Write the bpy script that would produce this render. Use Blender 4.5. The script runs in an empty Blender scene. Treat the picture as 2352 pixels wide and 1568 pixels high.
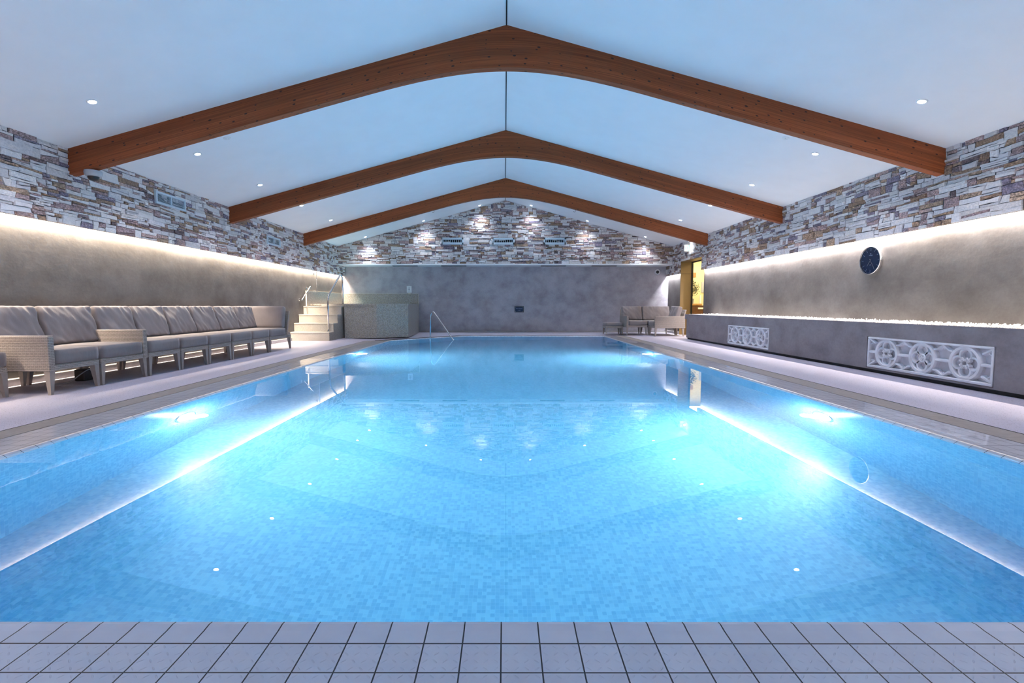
import bpy, bmesh, math, random
from mathutils import Vector, Matrix, noise
PI = math.pi
R = random.Random(7)
S = bpy.context.scene
C = S.collection

# ------------------------------------------------------------------ helpers
def tag(o, label=None, cat=None, group=None, kind=None):
    if label: o['label'] = label
    if cat: o['category'] = cat
    if group: o['group'] = group
    if kind: o['kind'] = kind
    return o

def empty(name, loc=(0, 0, 0), rz=0.0, label=None, cat=None, group=None, kind=None):
    o = bpy.data.objects.new(name, None)
    C.objects.link(o)
    o.location = loc
    o.rotation_euler = (0, 0, rz)
    o.empty_display_size = .1
    return tag(o, label, cat, group, kind)

def boxuv(me):
    uv = me.uv_layers.new(name='UVMap') if not me.uv_layers else me.uv_layers[0]
    for p in me.polygons:
        n = p.normal
        ax = max(range(3), key=lambda i: abs(n[i]))
        for li in p.loop_indices:
            c = me.vertices[me.loops[li].vertex_index].co
            uv.data[li].uv = (c[1], c[2]) if ax == 0 else ((c[0], c[2]) if ax == 1 else (c[0], c[1]))

def obj(name, bm, mat, parent=None, smooth=False, uv=True, **kw):
    me = bpy.data.meshes.new(name)
    bm.normal_update()
    bm.to_mesh(me)
    bm.free()
    if mat: me.materials.append(mat)
    if smooth:
        me.polygons.foreach_set('use_smooth', [True] * len(me.polygons))
        if isinstance(smooth, float):
            try: me.set_sharp_from_angle(angle=smooth)
            except Exception: pass
    if uv: boxuv(me)
    o = bpy.data.objects.new(name, me)
    C.objects.link(o)
    if parent: o.parent = parent
    return tag(o, **kw)

def struct(name, bm, mat, parent=None, label=None, **kw):
    o = obj(name, bm, mat, parent, **kw)
    if not parent: o['kind'] = 'structure'
    if label: o['label'] = label
    return o

def bx(bm, x0, x1, y0, y1, z0, z1, bev=0.0, seg=1, M=None):
    vs = [bm.verts.new(((x0, x1)[i & 1], (y0, y1)[i >> 1 & 1], (z0, z1)[i >> 2 & 1])) for i in range(8)]
    fs = [bm.faces.new([vs[i] for i in q]) for q in ((0, 2, 3, 1), (4, 5, 7, 6), (0, 1, 5, 4), (2, 6, 7, 3), (0, 4, 6, 2), (1, 3, 7, 5))]
    if bev > 0:
        es = list({e for f in fs for e in f.edges})
        r = bmesh.ops.bevel(bm, geom=es, offset=bev, segments=seg, affect='EDGES', profile=.5)
        vs = list({v for f in r['faces'] for v in f.verts} | {v for v in vs if v.is_valid})
    if M is not None:
        for v in vs: v.co = M @ v.co
    return vs

def box(name, x0, x1, y0, y1, z0, z1, mat, parent=None, bev=0.0, seg=1, **kw):
    bm = bmesh.new()
    bx(bm, x0, x1, y0, y1, z0, z1, bev, seg)
    return obj(name, bm, mat, parent, **kw)

def tapered(bm, cx, cy, w0, d0, w1, d1, z0, z1, dx=0, dy=0):
    """leg: top w1 x d1 at z1, bottom w0 x d0 at z0 shifted by dx,dy"""
    a = [bm.verts.new((cx + dx + sx * w0 / 2, cy + dy + sy * d0 / 2, z0)) for sx, sy in ((-1, -1), (1, -1), (1, 1), (-1, 1))]
    b = [bm.verts.new((cx + sx * w1 / 2, cy + sy * d1 / 2, z1)) for sx, sy in ((-1, -1), (1, -1), (1, 1), (-1, 1))]
    bm.faces.new(a[::-1]); bm.faces.new(b)
    for i in range(4):
        j = (i + 1) % 4
        bm.faces.new((a[i], a[j], b[j], b[i]))

def lathe(bm, prof, seg=32, M=None, a0=0.0):
    """prof: list of (r,z)"""
    M = M or Matrix()
    rings = []
    for r, z in prof:
        if r < 1e-6:
            rings.append([bm.verts.new(M @ Vector((0, 0, z)))])
        else:
            rings.append([bm.verts.new(M @ Vector((r * math.cos(a0 + 2 * PI * k / seg), r * math.sin(a0 + 2 * PI * k / seg), z))) for k in range(seg)])
    for A, B in zip(rings, rings[1:]):
        for k in range(seg):
            j = (k + 1) % seg
            if len(A) == 1 and len(B) == 1: continue
            if len(A) == 1: bm.faces.new((A[0], B[j], B[k]))
            elif len(B) == 1: bm.faces.new((A[k], A[j], B[0]))
            else: bm.faces.new((A[k], A[j], B[j], B[k]))

def tube(bm, pts, r, seg=12, cap=True):
    pts = [Vector(p) for p in pts]
    rings = []
    up = None
    for i, p in enumerate(pts):
        t = (pts[min(i + 1, len(pts) - 1)] - pts[max(i - 1, 0)]).normalized()
        if up is None:
            up = Vector((0, 0, 1)) if abs(t.z) < .9 else Vector((1, 0, 0))
        s = t.cross(up).normalized()
        up = s.cross(t).normalized()
        rr = r[i] if isinstance(r, (list, tuple)) else r
        rings.append([bm.verts.new(p + rr * (math.cos(2 * PI * k / seg) * s + math.sin(2 * PI * k / seg) * up)) for k in range(seg)])
    for A, B in zip(rings, rings[1:]):
        for k in range(seg):
            j = (k + 1) % seg
            bm.faces.new((A[k], A[j], B[j], B[k]))
    if cap:
        bm.faces.new(rings[0][::-1]); bm.faces.new(rings[-1])

def rounded(pts, rad, n=7):
    """round the corners of a polyline"""
    pts = [Vector(p) for p in pts]
    out = [pts[0]]
    for i in range(1, len(pts) - 1):
        a, b, c = pts[i - 1], pts[i], pts[i + 1]
        rr = rad[i - 1] if isinstance(rad, (list, tuple)) else rad
        d1 = (a - b); d2 = (c - b)
        l = min(rr, d1.length * .49, d2.length * .49)
        p, q = b + d1.normalized() * l, b + d2.normalized() * l
        for k in range(n + 1):
            t = k / n
            out.append((1 - t) ** 2 * p + 2 * t * (1 - t) * b + t * t * q)
    out.append(pts[-1])
    return out

# ------------------------------------------------------------------ materials
class NT:
    def __init__(s, name):
        s.m = bpy.data.materials.new(name)
        s.m.use_nodes = True
        s.t = s.m.node_tree
        s.b = s.t.nodes['Principled BSDF']
        s.o = s.t.nodes['Material Output']
    def n(s, typ, **kw):
        x = s.t.nodes.new(typ)
        for k, v in kw.items():
            if k == 'inp':
                for a, b in v.items():
                    if isinstance(b, bpy.types.NodeSocket): s.t.links.new(b, x.inputs[a])
                    else: x.inputs[a].default_value = b
            else: setattr(x, k, v)
        return x
    def l(s, a, b): s.t.links.new(a, b)
    def ramp(s, fac, stops, interp='LINEAR'):
        x = s.n('ShaderNodeValToRGB')
        x.color_ramp.interpolation = interp
        e = x.color_ramp.elements
        while len(e) < len(stops): e.new(.5)
        for k, (p, c) in zip(e, stops):
            k.position = p
            k.color = (*c, 1) if len(c) == 3 else c
        s.l(fac, x.inputs[0])
        return x.outputs[0]
    def mix(s, a, b, fac, mode='MIX'):
        x = s.n('ShaderNodeMix', data_type='RGBA', blend_type=mode)
        for i, v in ((0, fac), (6, a), (7, b)):
            if isinstance(v, bpy.types.NodeSocket): s.l(v, x.inputs[i])
            else: x.inputs[i].default_value = (*v, 1) if isinstance(v, tuple) and len(v) == 3 else v
        return x.outputs[2]
    def math(s, op, a, b=0.0, c=None):
        x = s.n('ShaderNodeMath', operation=op)
        for i, v in enumerate((a, b) if c is None else (a, b, c)):
            if isinstance(v, bpy.types.NodeSocket): s.l(v, x.inputs[i])
            else: x.inputs[i].default_value = v
        return x.outputs[0]
    def noise(s, scale, vec=None, detail=3, rough=.5, out=0):
        x = s.n('ShaderNodeTexNoise')
        x.inputs['Scale'].default_value = scale
        x.inputs['Detail'].default_value = detail
        x.inputs['Roughness'].default_value = rough
        if vec is not None: s.l(vec, x.inputs['Vector'])
        return x.outputs[out]
    def mapping(s, vec, scale=(1, 1, 1), loc=(0, 0, 0), rot=(0, 0, 0)):
        x = s.n('ShaderNodeMapping')
        s.l(vec, x.inputs[0])
        x.inputs['Scale'].default_value = scale
        x.inputs['Location'].default_value = loc
        x.inputs['Rotation'].default_value = rot
        return x.outputs[0]
    def coord(s, which='Object'):
        return s.n('ShaderNodeTexCoord').outputs[which]
    def bump(s, h, strength=.3, dist=.01):
        x = s.n('ShaderNodeBump')
        x.inputs['Strength'].default_value = strength
        x.inputs['Distance'].default_value = dist
        s.l(h, x.inputs['Height'])
        s.l(x.outputs[0], s.b.inputs['Normal'])
    def set(s, col=None, rough=None, metal=None, spec=None, **kw):
        for k, v in (('Base Color', col), ('Roughness', rough), ('Metallic', metal), ('Specular IOR Level', spec)):
            if v is None: continue
            if isinstance(v, bpy.types.NodeSocket): s.l(v, s.b.inputs[k])
            else: s.b.inputs[k].default_value = (*v, 1) if isinstance(v, tuple) else v
        return s

def simple(name, col, rough=.5, metal=0.0, var=.06, nscale=20, spec=.5):
    t = NT(name)
    n = t.noise(nscale, t.coord(), 3)
    lo = tuple(c * (1 - var) for c in col); hi = tuple(min(1, c * (1 + var)) for c in col)
    t.set(t.ramp(n, [(.3, lo), (.7, hi)]), rough, metal, spec)
    return t.m

def emis(name, col, strength, base=None):
    t = NT(name)
    t.set(base or (.8, .8, .8), .5)
    t.b.inputs['Emission Color'].default_value = (*col, 1)
    t.b.inputs['Emission Strength'].default_value = strength
    return t.m

M = {}
# ceiling paint
M['ceiling'] = simple('ceiling_paint', (.84, .85, .87), .75, var=.015, nscale=3)
M['white'] = simple('white_paint', (.78, .79, .8), .5, var=.03)
M['vent'] = simple('vent_metal', (.55, .66, .74), .45, var=.03)
M['dark'] = simple('dark_gap', (.012, .012, .015), .7)
M['chrome'] = simple('polished_steel', (.72, .72, .74), .12, 1.0, var=.03)
M['black'] = simple('black_plastic', (.015, .015, .018), .35)
M['skirt'] = simple('skirting_stone', (.38, .36, .36), .55, var=.08)
M['grey'] = simple('grey_plastic', (.42, .45, .5), .4)

def plaster(name, c1, c2, c3, bump=.25):
    t = NT(name)
    co = t.coord()
    a = t.noise(.9, co, 7, .62)
    b = t.noise(2.6, t.mapping(co, (1, .8, 1.15)), 8, .62)
    c = t.noise(24, co, 5, .7)
    col = t.ramp(a, [(.3, c1), (.5, c2), (.72, c3)])
    col = t.mix(col, t.ramp(b, [(.28, (.62, .6, .6)), (.55, (1, 1, 1)), (.75, (1.18, 1.17, 1.15))]), .8, 'MULTIPLY')
    col = t.mix(col, t.ramp(c, [(.3, (.86, .86, .86)), (.6, (1.04, 1.04, 1.04))]), .7, 'MULTIPLY')
    t.set(col, .62, spec=.3)
    t.bump(t.math('ADD', t.math('MULTIPLY', b, 1.2), t.math('MULTIPLY', c, .10)), bump, .05)
    return t.m
M['plaster'] = plaster('venetian_plaster', (.098, .088, .084), (.128, .118, .115), (.158, .147, .145), .09)
M['plaster_back'] = plaster('smooth_plaster', (.37, .35, .39), (.40, .38, .42), (.43, .41, .45), .05)
M['plaster_low'] = plaster('planter_render', (.25, .215, .235), (.285, .25, .27), (.315, .28, .30), .08)
M['ochre'] = simple('ochre_panel', (.235, .155, .065), .4, var=.05, nscale=2)

def stone():
    t = NT('split_face_stone')
    co = t.coord()
    at = t.n('ShaderNodeAttribute', attribute_name='Col').outputs['Color']
    ty = t.n('ShaderNodeAttribute', attribute_name='Typ').outputs['Fac']
    n1 = t.noise(38, t.mapping(co, (1, 1, 1.6)), 7, .72)
    n2 = t.noise(9, t.mapping(co, (1, 1, 2.5)), 4, .6)
    light = t.ramp(n1, [(.3, (.84, .84, .86)), (.5, (1, 1, 1)), (.7, (1.06, 1.05, 1.03))])
    darkv = t.ramp(n1, [(.34, (.3, .28, .27)), (.5, (.85, .84, .83)), (.63, (1.9, 1.85, 1.85))])
    veins = t.ramp(n2, [(.35, (.75, .72, .7)), (.5, (1, 1, 1)), (.66, (1.3, 1.15, .95))])
    col = t.mix(at, t.mix(light, darkv, ty), 1.0, 'MULTIPLY')
    col = t.mix(col, t.mix((1, 1, 1), veins, t.math('ADD', t.math('MULTIPLY', ty, .8), .15)), 1.0, 'MULTIPLY')
    t.set(col, .75, spec=.25)
    t.bump(t.math('MULTIPLY', n1, t.math('ADD', ty, .25)), .5, .012)
    return t.m
M['stone'] = stone()
M['grout'] = simple('stone_backing', (.045, .04, .045), .9)

def wood():
    t = NT('glulam_pine')
    uv = t.coord('UV')
    wob = t.noise(1.2, t.mapping(uv, (1, 3, 1)), 2)
    v = t.n('ShaderNodeSeparateXYZ'); t.l(uv, v.inputs[0])
    y = t.math('ADD', v.outputs[1], t.math('MULTIPLY', wob, .03))
    cmb = t.n('ShaderNodeCombineXYZ'); t.l(v.outputs[0], cmb.inputs[0]); t.l(y, cmb.inputs[1])
    g1 = t.noise(1.0, t.mapping(cmb.outputs[0], (.9, 95, 1)), 4, .6)
    g2 = t.noise(1.0, t.mapping(cmb.outputs[0], (.5, 21, 1)), 2, .5)
    col = t.ramp(g1, [(.3, (.15, .040, .015)), (.5, (.235, .066, .024)), (.7, (.32, .096, .036))])
    lam = t.n('ShaderNodeTexWhiteNoise', noise_dimensions='1D')
    t.l(t.math('FLOOR', t.math('MULTIPLY', v.outputs[1], 22.2)), lam.inputs['W'])
    col = t.mix(col, t.ramp(lam.outputs[0], [(0, (.82, .8, .78)), (1, (1.2, 1.16, 1.1))]), .8, 'MULTIPLY')
    fr = t.math('FRACT', t.math('MULTIPLY', v.outputs[1], 22.2))
    col = t.mix(col, (.09, .028, .012), t.math('MULTIPLY', t.math('LESS_THAN', fr, .05), .55))
    col = t.mix(col, t.ramp(g2, [(.3, (.75, .72, .7)), (.6, (1.1, 1.1, 1.1))]), .7, 'MULTIPLY')
    kn = t.n('ShaderNodeTexVoronoi', feature='F1', voronoi_dimensions='2D')
    kn.inputs['Scale'].default_value = 1
    t.l(t.mapping(uv, (6.5, 13, 1)), kn.inputs['Vector'])
    sel = t.n('ShaderNodeSeparateColor'); t.l(kn.outputs['Color'], sel.inputs[0])
    rad = t.math('MULTIPLY', t.math('SUBTRACT', sel.outputs[0], .28), .21)
    k = t.math('SMOOTH_MIN', t.math('MAXIMUM', t.math('MULTIPLY', t.math('SUBTRACT', rad, kn.outputs['Distance']), 28), 0), 1, .1)
    col = t.mix(col, (.022, .012, .012), t.math('MULTIPLY', k, .92))
    t.set(col, .5, spec=.22)
    t.bump(g1, .08, .004)
    return t.m
M['wood'] = wood()

def mosaic(name, pitch, cols, grout, gw=.07, rough=.18, spec=.5, contrast=.6, big=None, bump=.15):
    """square mosaic from UVs in metres"""
    t = NT(name)
    uv = t.coord('UV')
    sc = t.mapping(uv, (1 / pitch, 1 / pitch, 1))
    fl = t.n('ShaderNodeVectorMath', operation='FLOOR'); t.l(sc, fl.inputs[0])
    wn = t.n('ShaderNodeTexWhiteNoise', noise_dimensions='2D'); t.l(fl.outputs[0], wn.inputs['Vector'])
    n = len(cols)
    col = t.ramp(wn.outputs[0], [(i / n, c) for i, c in enumerate(cols)], 'CONSTANT')
    fr = t.n('ShaderNodeVectorMath', operation='FRACTION'); t.l(sc, fr.inputs[0])
    sx = t.n('ShaderNodeSeparateXYZ'); t.l(fr.outputs[0], sx.inputs[0])
    g = t.math('MAXIMUM', t.math('LESS_THAN', sx.outputs[0], gw), t.math('LESS_THAN', sx.outputs[1], gw))
    col = t.mix(col, grout, t.math('MULTIPLY', g, contrast))
    t.set(col, rough, spec=spec)
    if bump: t.bump(t.math('SUBTRACT', 1, g), bump, .002)
    return t.m
M['pool_tile'] = mosaic('blue_pool_mosaic', .0262, [(.145, .495, .735), (.19, .575, .79), (.16, .52, .75), (.215, .61, .81), (.175, .545, .77), (.235, .64, .83)], (.32, .70, .87), .09, .25, .4, .5, bump=0)
M['spa_tile'] = mosaic('beige_grey_mosaic', .0158, [(.23, .20, .16), (.31, .28, .24), (.27, .25, .23), (.38, .35, .31), (.2, .2, .21), (.34, .32, .31)], (.42, .39, .34), .14, .3, .4, .6)

def coping_tile(wet=True):
    """100 mm tiles; UV already in tile units"""
    t = NT('lilac_grey_edge_tile' if wet else 'dry_edge_tile')
    uv = t.coord('UV')
    s = t.n('ShaderNodeSeparateXYZ'); t.l(uv, s.inputs[0])
    fu = t.math('FRACT', t.math('ADD', s.outputs[0], 1000))
    fv = t.math('FRACT', t.math('ADD', s.outputs[1], 1000))
    du = t.math('MINIMUM', fu, t.math('SUBTRACT', 1, fu))
    dv = t.math('MINIMUM', fv, t.math('SUBTRACT', 1, fv))
    g = t.math('LESS_THAN', t.math('MINIMUM', du, dv), .019)
    n = t.noise(14, t.coord(), 4)
    fl = t.n('ShaderNodeVectorMath', operation='FLOOR'); t.l(uv, fl.inputs[0])
    wn = t.n('ShaderNodeTexWhiteNoise', noise_dimensions='2D'); t.l(fl.outputs[0], wn.inputs['Vector'])
    base = t.ramp(n, [(.3, (.60, .60, .66)), (.7, (.66, .66, .71))] if wet else [(.3, (.74, .77, .91)), (.7, (.79, .82, .95))])
    base = t.mix(base, t.ramp(wn.outputs[0], [(0, (.95, .95, .96)), (1, (1.04, 1.04, 1.04))]), 1.0, 'MULTIPLY')
    col = t.mix(base, (.025, .024, .04), g)
    t.set(col, .3, spec=.4)
    t.b.inputs['Coat Weight'].default_value = 1 if wet else .15
    t.b.inputs['Coat Roughness'].default_value = .015 if wet else .3
    t.b.inputs['Coat IOR'].default_value = 1.40
    # small raised anti-slip lozenges, alternating tilt
    cell = t.mapping(uv, (4, 4, 1))
    c2 = t.n('ShaderNodeVectorMath', operation='FRACTION'); t.l(cell, c2.inputs[0])
    cf = t.n('ShaderNodeVectorMath', operation='FLOOR'); t.l(cell, cf.inputs[0])
    q = t.n('ShaderNodeSeparateXYZ'); t.l(c2.outputs[0], q.inputs[0])
    p = t.n('ShaderNodeSeparateXYZ'); t.l(cf.outputs[0], p.inputs[0])
    par = t.math('SUBTRACT', t.math('MULTIPLY', t.math('FLOORED_MODULO', t.math('ADD', p.outputs[0], p.outputs[1]), 2), 2), 1)
    x = t.math('SUBTRACT', q.outputs[0], .5); y = t.math('SUBTRACT', q.outputs[1], .5)
    a = t.math('MULTIPLY', t.math('ADD', x, t.math('MULTIPLY', y, par)), .707)
    b = t.math('MULTIPLY', t.math('SUBTRACT', t.math('MULTIPLY', y, 1.0), t.math('MULTIPLY', x, par)), .707)
    d = t.math('ADD', t.math('MULTIPLY', t.math('MULTIPLY', a, a), 9), t.math('MULTIPLY', t.math('MULTIPLY', b, b), 140))
    loz = t.math('MAXIMUM', t.math('SUBTRACT', 1, d), 0)
    body = t.math('LESS_THAN', s.outputs[1], 0)      # the nosing tile itself is plain
    h = t.math('SUBTRACT', t.math('MULTIPLY', t.math('MULTIPLY', loz, body), 1.0), t.math('MULTIPLY', g, 1.0))
    t.bump(h, .6, .003)
    return t.m
M['coping'] = coping_tile()
M['coping_dry'] = coping_tile(False)

def deck():
    t = NT('speckled_resin_floor')
    co = t.coord()
    n = t.noise(1.3, co, 4)
    base = t.ramp(n, [(.3, (.50, .47, .57)), (.7, (.56, .53, .63))])
    v = t.n('ShaderNodeTexVoronoi', feature='F1'); v.inputs['Scale'].default_value = 110; t.l(co, v.inputs['Vector'])
    s = t.n('ShaderNodeSeparateColor'); t.l(v.outputs['Color'], s.inputs[0])
    sp = t.math('MULTIPLY', t.math('LESS_THAN', v.outputs['Distance'], .34), t.math('GREATER_THAN', s.outputs[0], .80))
    col = t.mix(base, (.10, .09, .14), t.math('MULTIPLY', sp, .8))
    f = t.noise(160, co, 3)
    col = t.mix(col, t.ramp(f, [(.3, (.82, .82, .82)), (.6, (1.06, 1.06, 1.06))]), .8, 'MULTIPLY')
    # a few damp patches where water dried
    t.set(col, .42, spec=.4)
    t.bump(f, .25, .003)
    return t.m
M['deck'] = deck()
M['grate'] = simple('grate_plastic', (.40, .37, .36), .45, var=.08)
M['step'] = None
def stepmat():
    t = NT('speckled_step_stone')
    co = t.coord()
    f = t.noise(90, co, 4, .7)
    n = t.noise(4, co, 3)
    col = t.mix(t.ramp(n, [(.3, (.45, .42, .38)), (.7, (.52, .49, .45))]), t.ramp(f, [(.35, (.72, .7, .68)), (.6, (1.1, 1.1, 1.1))]), .9, 'MULTIPLY')
    t.set(col, .5, spec=.4)
    return t.m
M['step'] = stepmat()

def weave():
    t = NT('woven_rattan')
    uv = t.coord('UV')
    s = t.n('ShaderNodeSeparateXYZ'); t.l(t.mapping(uv, (1 / .040, 1 / .0165, 1)), s.inputs[0])
    row = t.math('FLOOR', s.outputs[1])
    fv = t.math('FRACT', t.math('ADD', s.outputs[1], 100))
    fu = t.math('FRACT', t.math('ADD', t.math('ADD', s.outputs[0], 100), t.math('MULTIPLY', t.math('FLOORED_MODULO', row, 2), .5)))
    dv = t.math('ABSOLUTE', t.math('SUBTRACT', fv, .5))          # .5 at the strand edge
    du = t.math('ABSOLUTE', t.math('SUBTRACT', fu, .5))
    dash = t.math('MULTIPLY', t.math('GREATER_THAN', dv, .36), t.math('LESS_THAN', du, .34))
    line = t.math('GREATER_THAN', dv, .46)
    n = t.noise(40, uv, 3)
    col = t.ramp(n, [(.3, (.33, .285, .26)), (.7, (.42, .365, .335))])
    col = t.mix(col, (.20, .165, .15), t.math('MULTIPLY', line, .7))
    col = t.mix(col, (.055, .042, .04), t.math('MULTIPLY', dash, .9))
    t.set(col, .5, spec=.4)
    t.bump(t.math('SUBTRACT', 1, t.math('MAXIMUM', t.math('MULTIPLY', dv, dv), t.math('MULTIPLY', dash, .6))), .9, .006)
    return t.m
M['weave'] = weave()
M['leg'] = simple('painted_leg', (.32, .275, .255), .5, var=.07)

def fabric():
    t = NT('grey_taupe_fabric')
    co = t.coord()
    n = t.noise(3, co, 3)
    w = t.noise(9, t.mapping(co, (1, 1, .45), rot=(0, 0, .4)), 3, .5)
    f = t.noise(420, co, 1)
    col = t.ramp(n, [(.3, (.19, .165, .17)), (.7, (.225, .197, .202))])
    t.set(col, .82, spec=.2)
    t.b.inputs['Sheen Weight'].default_value = .25
    t.bump(t.math('ADD', t.math('MULTIPLY', w, 1.0), t.math('MULTIPLY', f, .03)), .45, .02)
    return t.m
M['fabric'] = fabric()

M['marble'] = simple('cast_white_stone', (.80, .79, .83), .5, var=.12, nscale=7)
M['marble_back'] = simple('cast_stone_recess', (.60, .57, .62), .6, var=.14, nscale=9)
M['pebble'] = simple('white_pebbles', (.72, .70, .67), .6, var=.15, nscale=60)
M['clockface'] = simple('midnight_blue_dial', (.012, .02, .05), .12, var=.1, nscale=3)
M['led'] = emis('warm_led', (1, .86, .66), 14)
M['led_r'] = emis('neutral_led', (1, .91, .80), 14)
M['lens'] = emis('downlight_lens', (.86, .92, 1), 45)
M['poollens'] = emis('underwater_lens', (.95, .98, 1), 22)
M['yellow'] = simple('yellow_wall_paint', (.74, .67, .40), .6, var=.04, nscale=2)
M['brown'] = simple('walnut_cabinet', (.10, .045, .025), .4, var=.2, nscale=9)
M['oak'] = simple('oak_top', (.42, .24, .09), .35, var=.15, nscale=9)
M['leaf'] = simple('dark_leaf', (.03, .05, .02), .5, var=.35, nscale=6)
M['pot'] = simple('grey_pot', (.20, .21, .24), .5)
M['cream'] = simple('cream_plastic', (.62, .58, .48), .4)
M['signnavy'] = simple('navy_plaque', (.008, .018, .06), .3)
M['signgold'] = simple('pewter_trim', (.16, .17, .17), .35, .6)
M['signtext'] = simple('plaque_lettering', (.25, .32, .46), .5)
M['signblack'] = simple('plaque_frame', (.01, .012, .02), .35)
M['exitface'] = emis('exit_sign_white', (.95, 1, .97), .55, (.25, .26, .25))
M['exitgreen'] = emis('exit_sign_green', (.05, .5, .33), .22, (.01, .14, .09))

def glassmat():
    t = NT('door_glass')
    t.set((1, 1, 1), 0.0)
    t.b.inputs['Transmission Weight'].default_value = 1
    t.b.inputs['IOR'].default_value = 1.05
    return t.m
M['glass'] = glassmat()

def water():
    t = NT('pool_water')
    g = t.n('ShaderNodeBsdfGlass')
    g.inputs['Color'].default_value = (1, 1, 1, 1)
    g.inputs['Roughness'].default_value = 0
    g.inputs['IOR'].default_value = 1.333
    nz = t.noise(2.4, t.mapping(t.coord(), (1, .6, 1)), 2)
    b = t.n('ShaderNodeBump'); b.inputs['Strength'].default_value = .02; b.inputs['Distance'].default_value = .01
    t.l(nz, b.inputs['Height']); t.l(b.outputs[0], g.inputs['Normal'])
    t.l(g.outputs[0], t.o.inputs['Surface'])
    a = t.n('ShaderNodeVolumeAbsorption')
    a.inputs['Color'].default_value = (.12, .68, .95, 1)
    a.inputs['Density'].default_value = .12
    sc = t.n('ShaderNodeVolumeScatter'); sc.inputs['Color'].default_value = (.9, .95, 1, 1); sc.inputs['Density'].default_value = .05; sc.inputs['Anisotropy'].default_value = .5
    ad = t.n('ShaderNodeAddShader'); t.l(a.outputs[0], ad.inputs[0]); t.l(sc.outputs[0], ad.inputs[1])
    t.l(ad.outputs[0], t.o.inputs['Volume'])
    return t.m
M['water'] = water()

# ------------------------------------------------------------------ dimensions
W = 5.58          # stone face
WP = 5.665        # recessed plaster face
Y0, Y1 = -3.2, 17.0
YG = 16.34        # gable face
ZE, ZR = 2.894, 4.397
ZL = 1.938        # bottom of the stone band
SL = (ZR - ZE) / W
def zc(x): return ZR - abs(x) * SL
CAMX, CAMZ = -.0225, .9

# ------------------------------------------------------------------ pool
PX0, PX1, PY0, PY1 = -3.17, 3.11, 1.398, 15.35
ZW = -.045
pool = [(PX0, PY0), (PX1, PY0), (PX1, PY1), (-1.35, PY1), (PX0, 13.37)]
def offset_poly(poly, offs):
    n = len(poly); L = []
    for i in range(n):
        a, b = Vector(poly[i]), Vector(poly[(i + 1) % n])
        d = (b - a).normalized(); nn = Vector((d.y, -d.x))
        L.append((a + nn * offs[i], d))
    out = []
    for i in range(n):
        p, d = L[i - 1]; q, e = L[i]
        den = d.x * e.y - d.y * e.x
        t = ((q.x - p.x) * e.y - (q.y - p.y) * e.x) / den
        out.append(p + d * t)
    return [(v.x, v.y) for v in out]
COP = [.40, .40, .10, .14, .41]       # coping outer
GRA = [.62, .665, .13, .25, .63]      # grate outer
grate_in = offset_poly(pool, COP)
grate_out = offset_poly(pool, GRA)

def ring_mesh(bm, A, za, B, zb):
    n = len(A)
    va = [bm.verts.new((x, y, za)) for x, y in A]; vb = [bm.verts.new((x, y, zb)) for x, y in B]
    for i in range(n):
        j = (i + 1) % n
        bm.faces.new((va[i], va[j], vb[j], vb[i]))
    return va, vb

root = empty('swimming_pool', (0, 8, 0), label='large indoor swimming pool lined in blue mosaic with lilac grey tiled edge', cat='swimming pool')
def rel(o):                # keep world coordinates under a parent that stands elsewhere
    o.matrix_parent_inverse = o.parent.matrix_world.inverted() if False else Matrix.Translation(-Vector(o.parent.location))
    return o
DEPTH = -1.52
bm = bmesh.new()
vs = [bm.verts.new((x, y, DEPTH)) for x, y in pool]
bm.faces.new(vs)
rel(obj('basin_floor', bm, M['pool_tile'], root))
bm = bmesh.new()
n = len(pool)
for i in range(n):
    a, b = pool[i], pool[(i + 1) % n]
    q = [bm.verts.new((a[0], a[1], DEPTH)), bm.verts.new((b[0], b[1], DEPTH)), bm.verts.new((b[0], b[1], -.055)), bm.verts.new((a[0], a[1], -.055))]
    bm.faces.new(q[::-1])
wl = rel(obj('basin_wall', bm, M['pool_tile'], root))

# coping: rings of (fraction across, z, v in tile units)
TP = .1073
bm = bmesh.new()
uvl = bm.loops.layers.uv.new('UVMap')
prof = [(-.006, -.085, .97), (0.0, -.055, .94), (.006, -.044, .90), (.020, -.034, .80), (.034, -.0315, .66), (.060, -.034, .44), (.113, -.034, 0.0), (None, -.034, None)]
rings = []
for d, z, v in prof:
    rings.append((offset_poly(pool, [min(d, c) for c in COP] if d is not None else COP), z, v))
for k in range(len(rings) - 1):
    (A, za, v0), (B, zb, v1) = rings[k], rings[k + 1]
    for i in range(n):
        j = (i + 1) % n
        f = bm.faces.new([bm.verts.new((*A[i], za)), bm.verts.new((*A[j], za)), bm.verts.new((*B[j], zb)), bm.verts.new((*B[i], zb))])
        f.material_index = 1 if i == 0 else 0
        d0 = prof[k][0]; d1 = prof[k + 1][0] if prof[k + 1][0] is not None else COP[i]
        if d1 > COP[i]: d1 = COP[i]
        w1 = v1 if v1 is not None else -(d1 - .113) / TP
        along = lambda p: ((p[0] + .0325) / TP if i in (0, 2) else ((p[1] - 1.285) / TP if i in (1, 4) else (p[0] * .676 + p[1] * .737) / TP))
        for lp, (p, v) in zip(f.loops, ((A[i], v0), (A[j], v0), (B[j], w1), (B[i], w1))):
            lp[uvl].uv = (along(p), v)
bmesh.ops.recalc_face_normals(bm, faces=bm.faces)
for f in bm.faces:
    if f.normal.z < -.01: f.normal_flip()
o = rel(obj('tiled_edge', bm, M['coping'], root, uv=False)); o.data.materials.append(M['coping_dry'])

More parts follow.
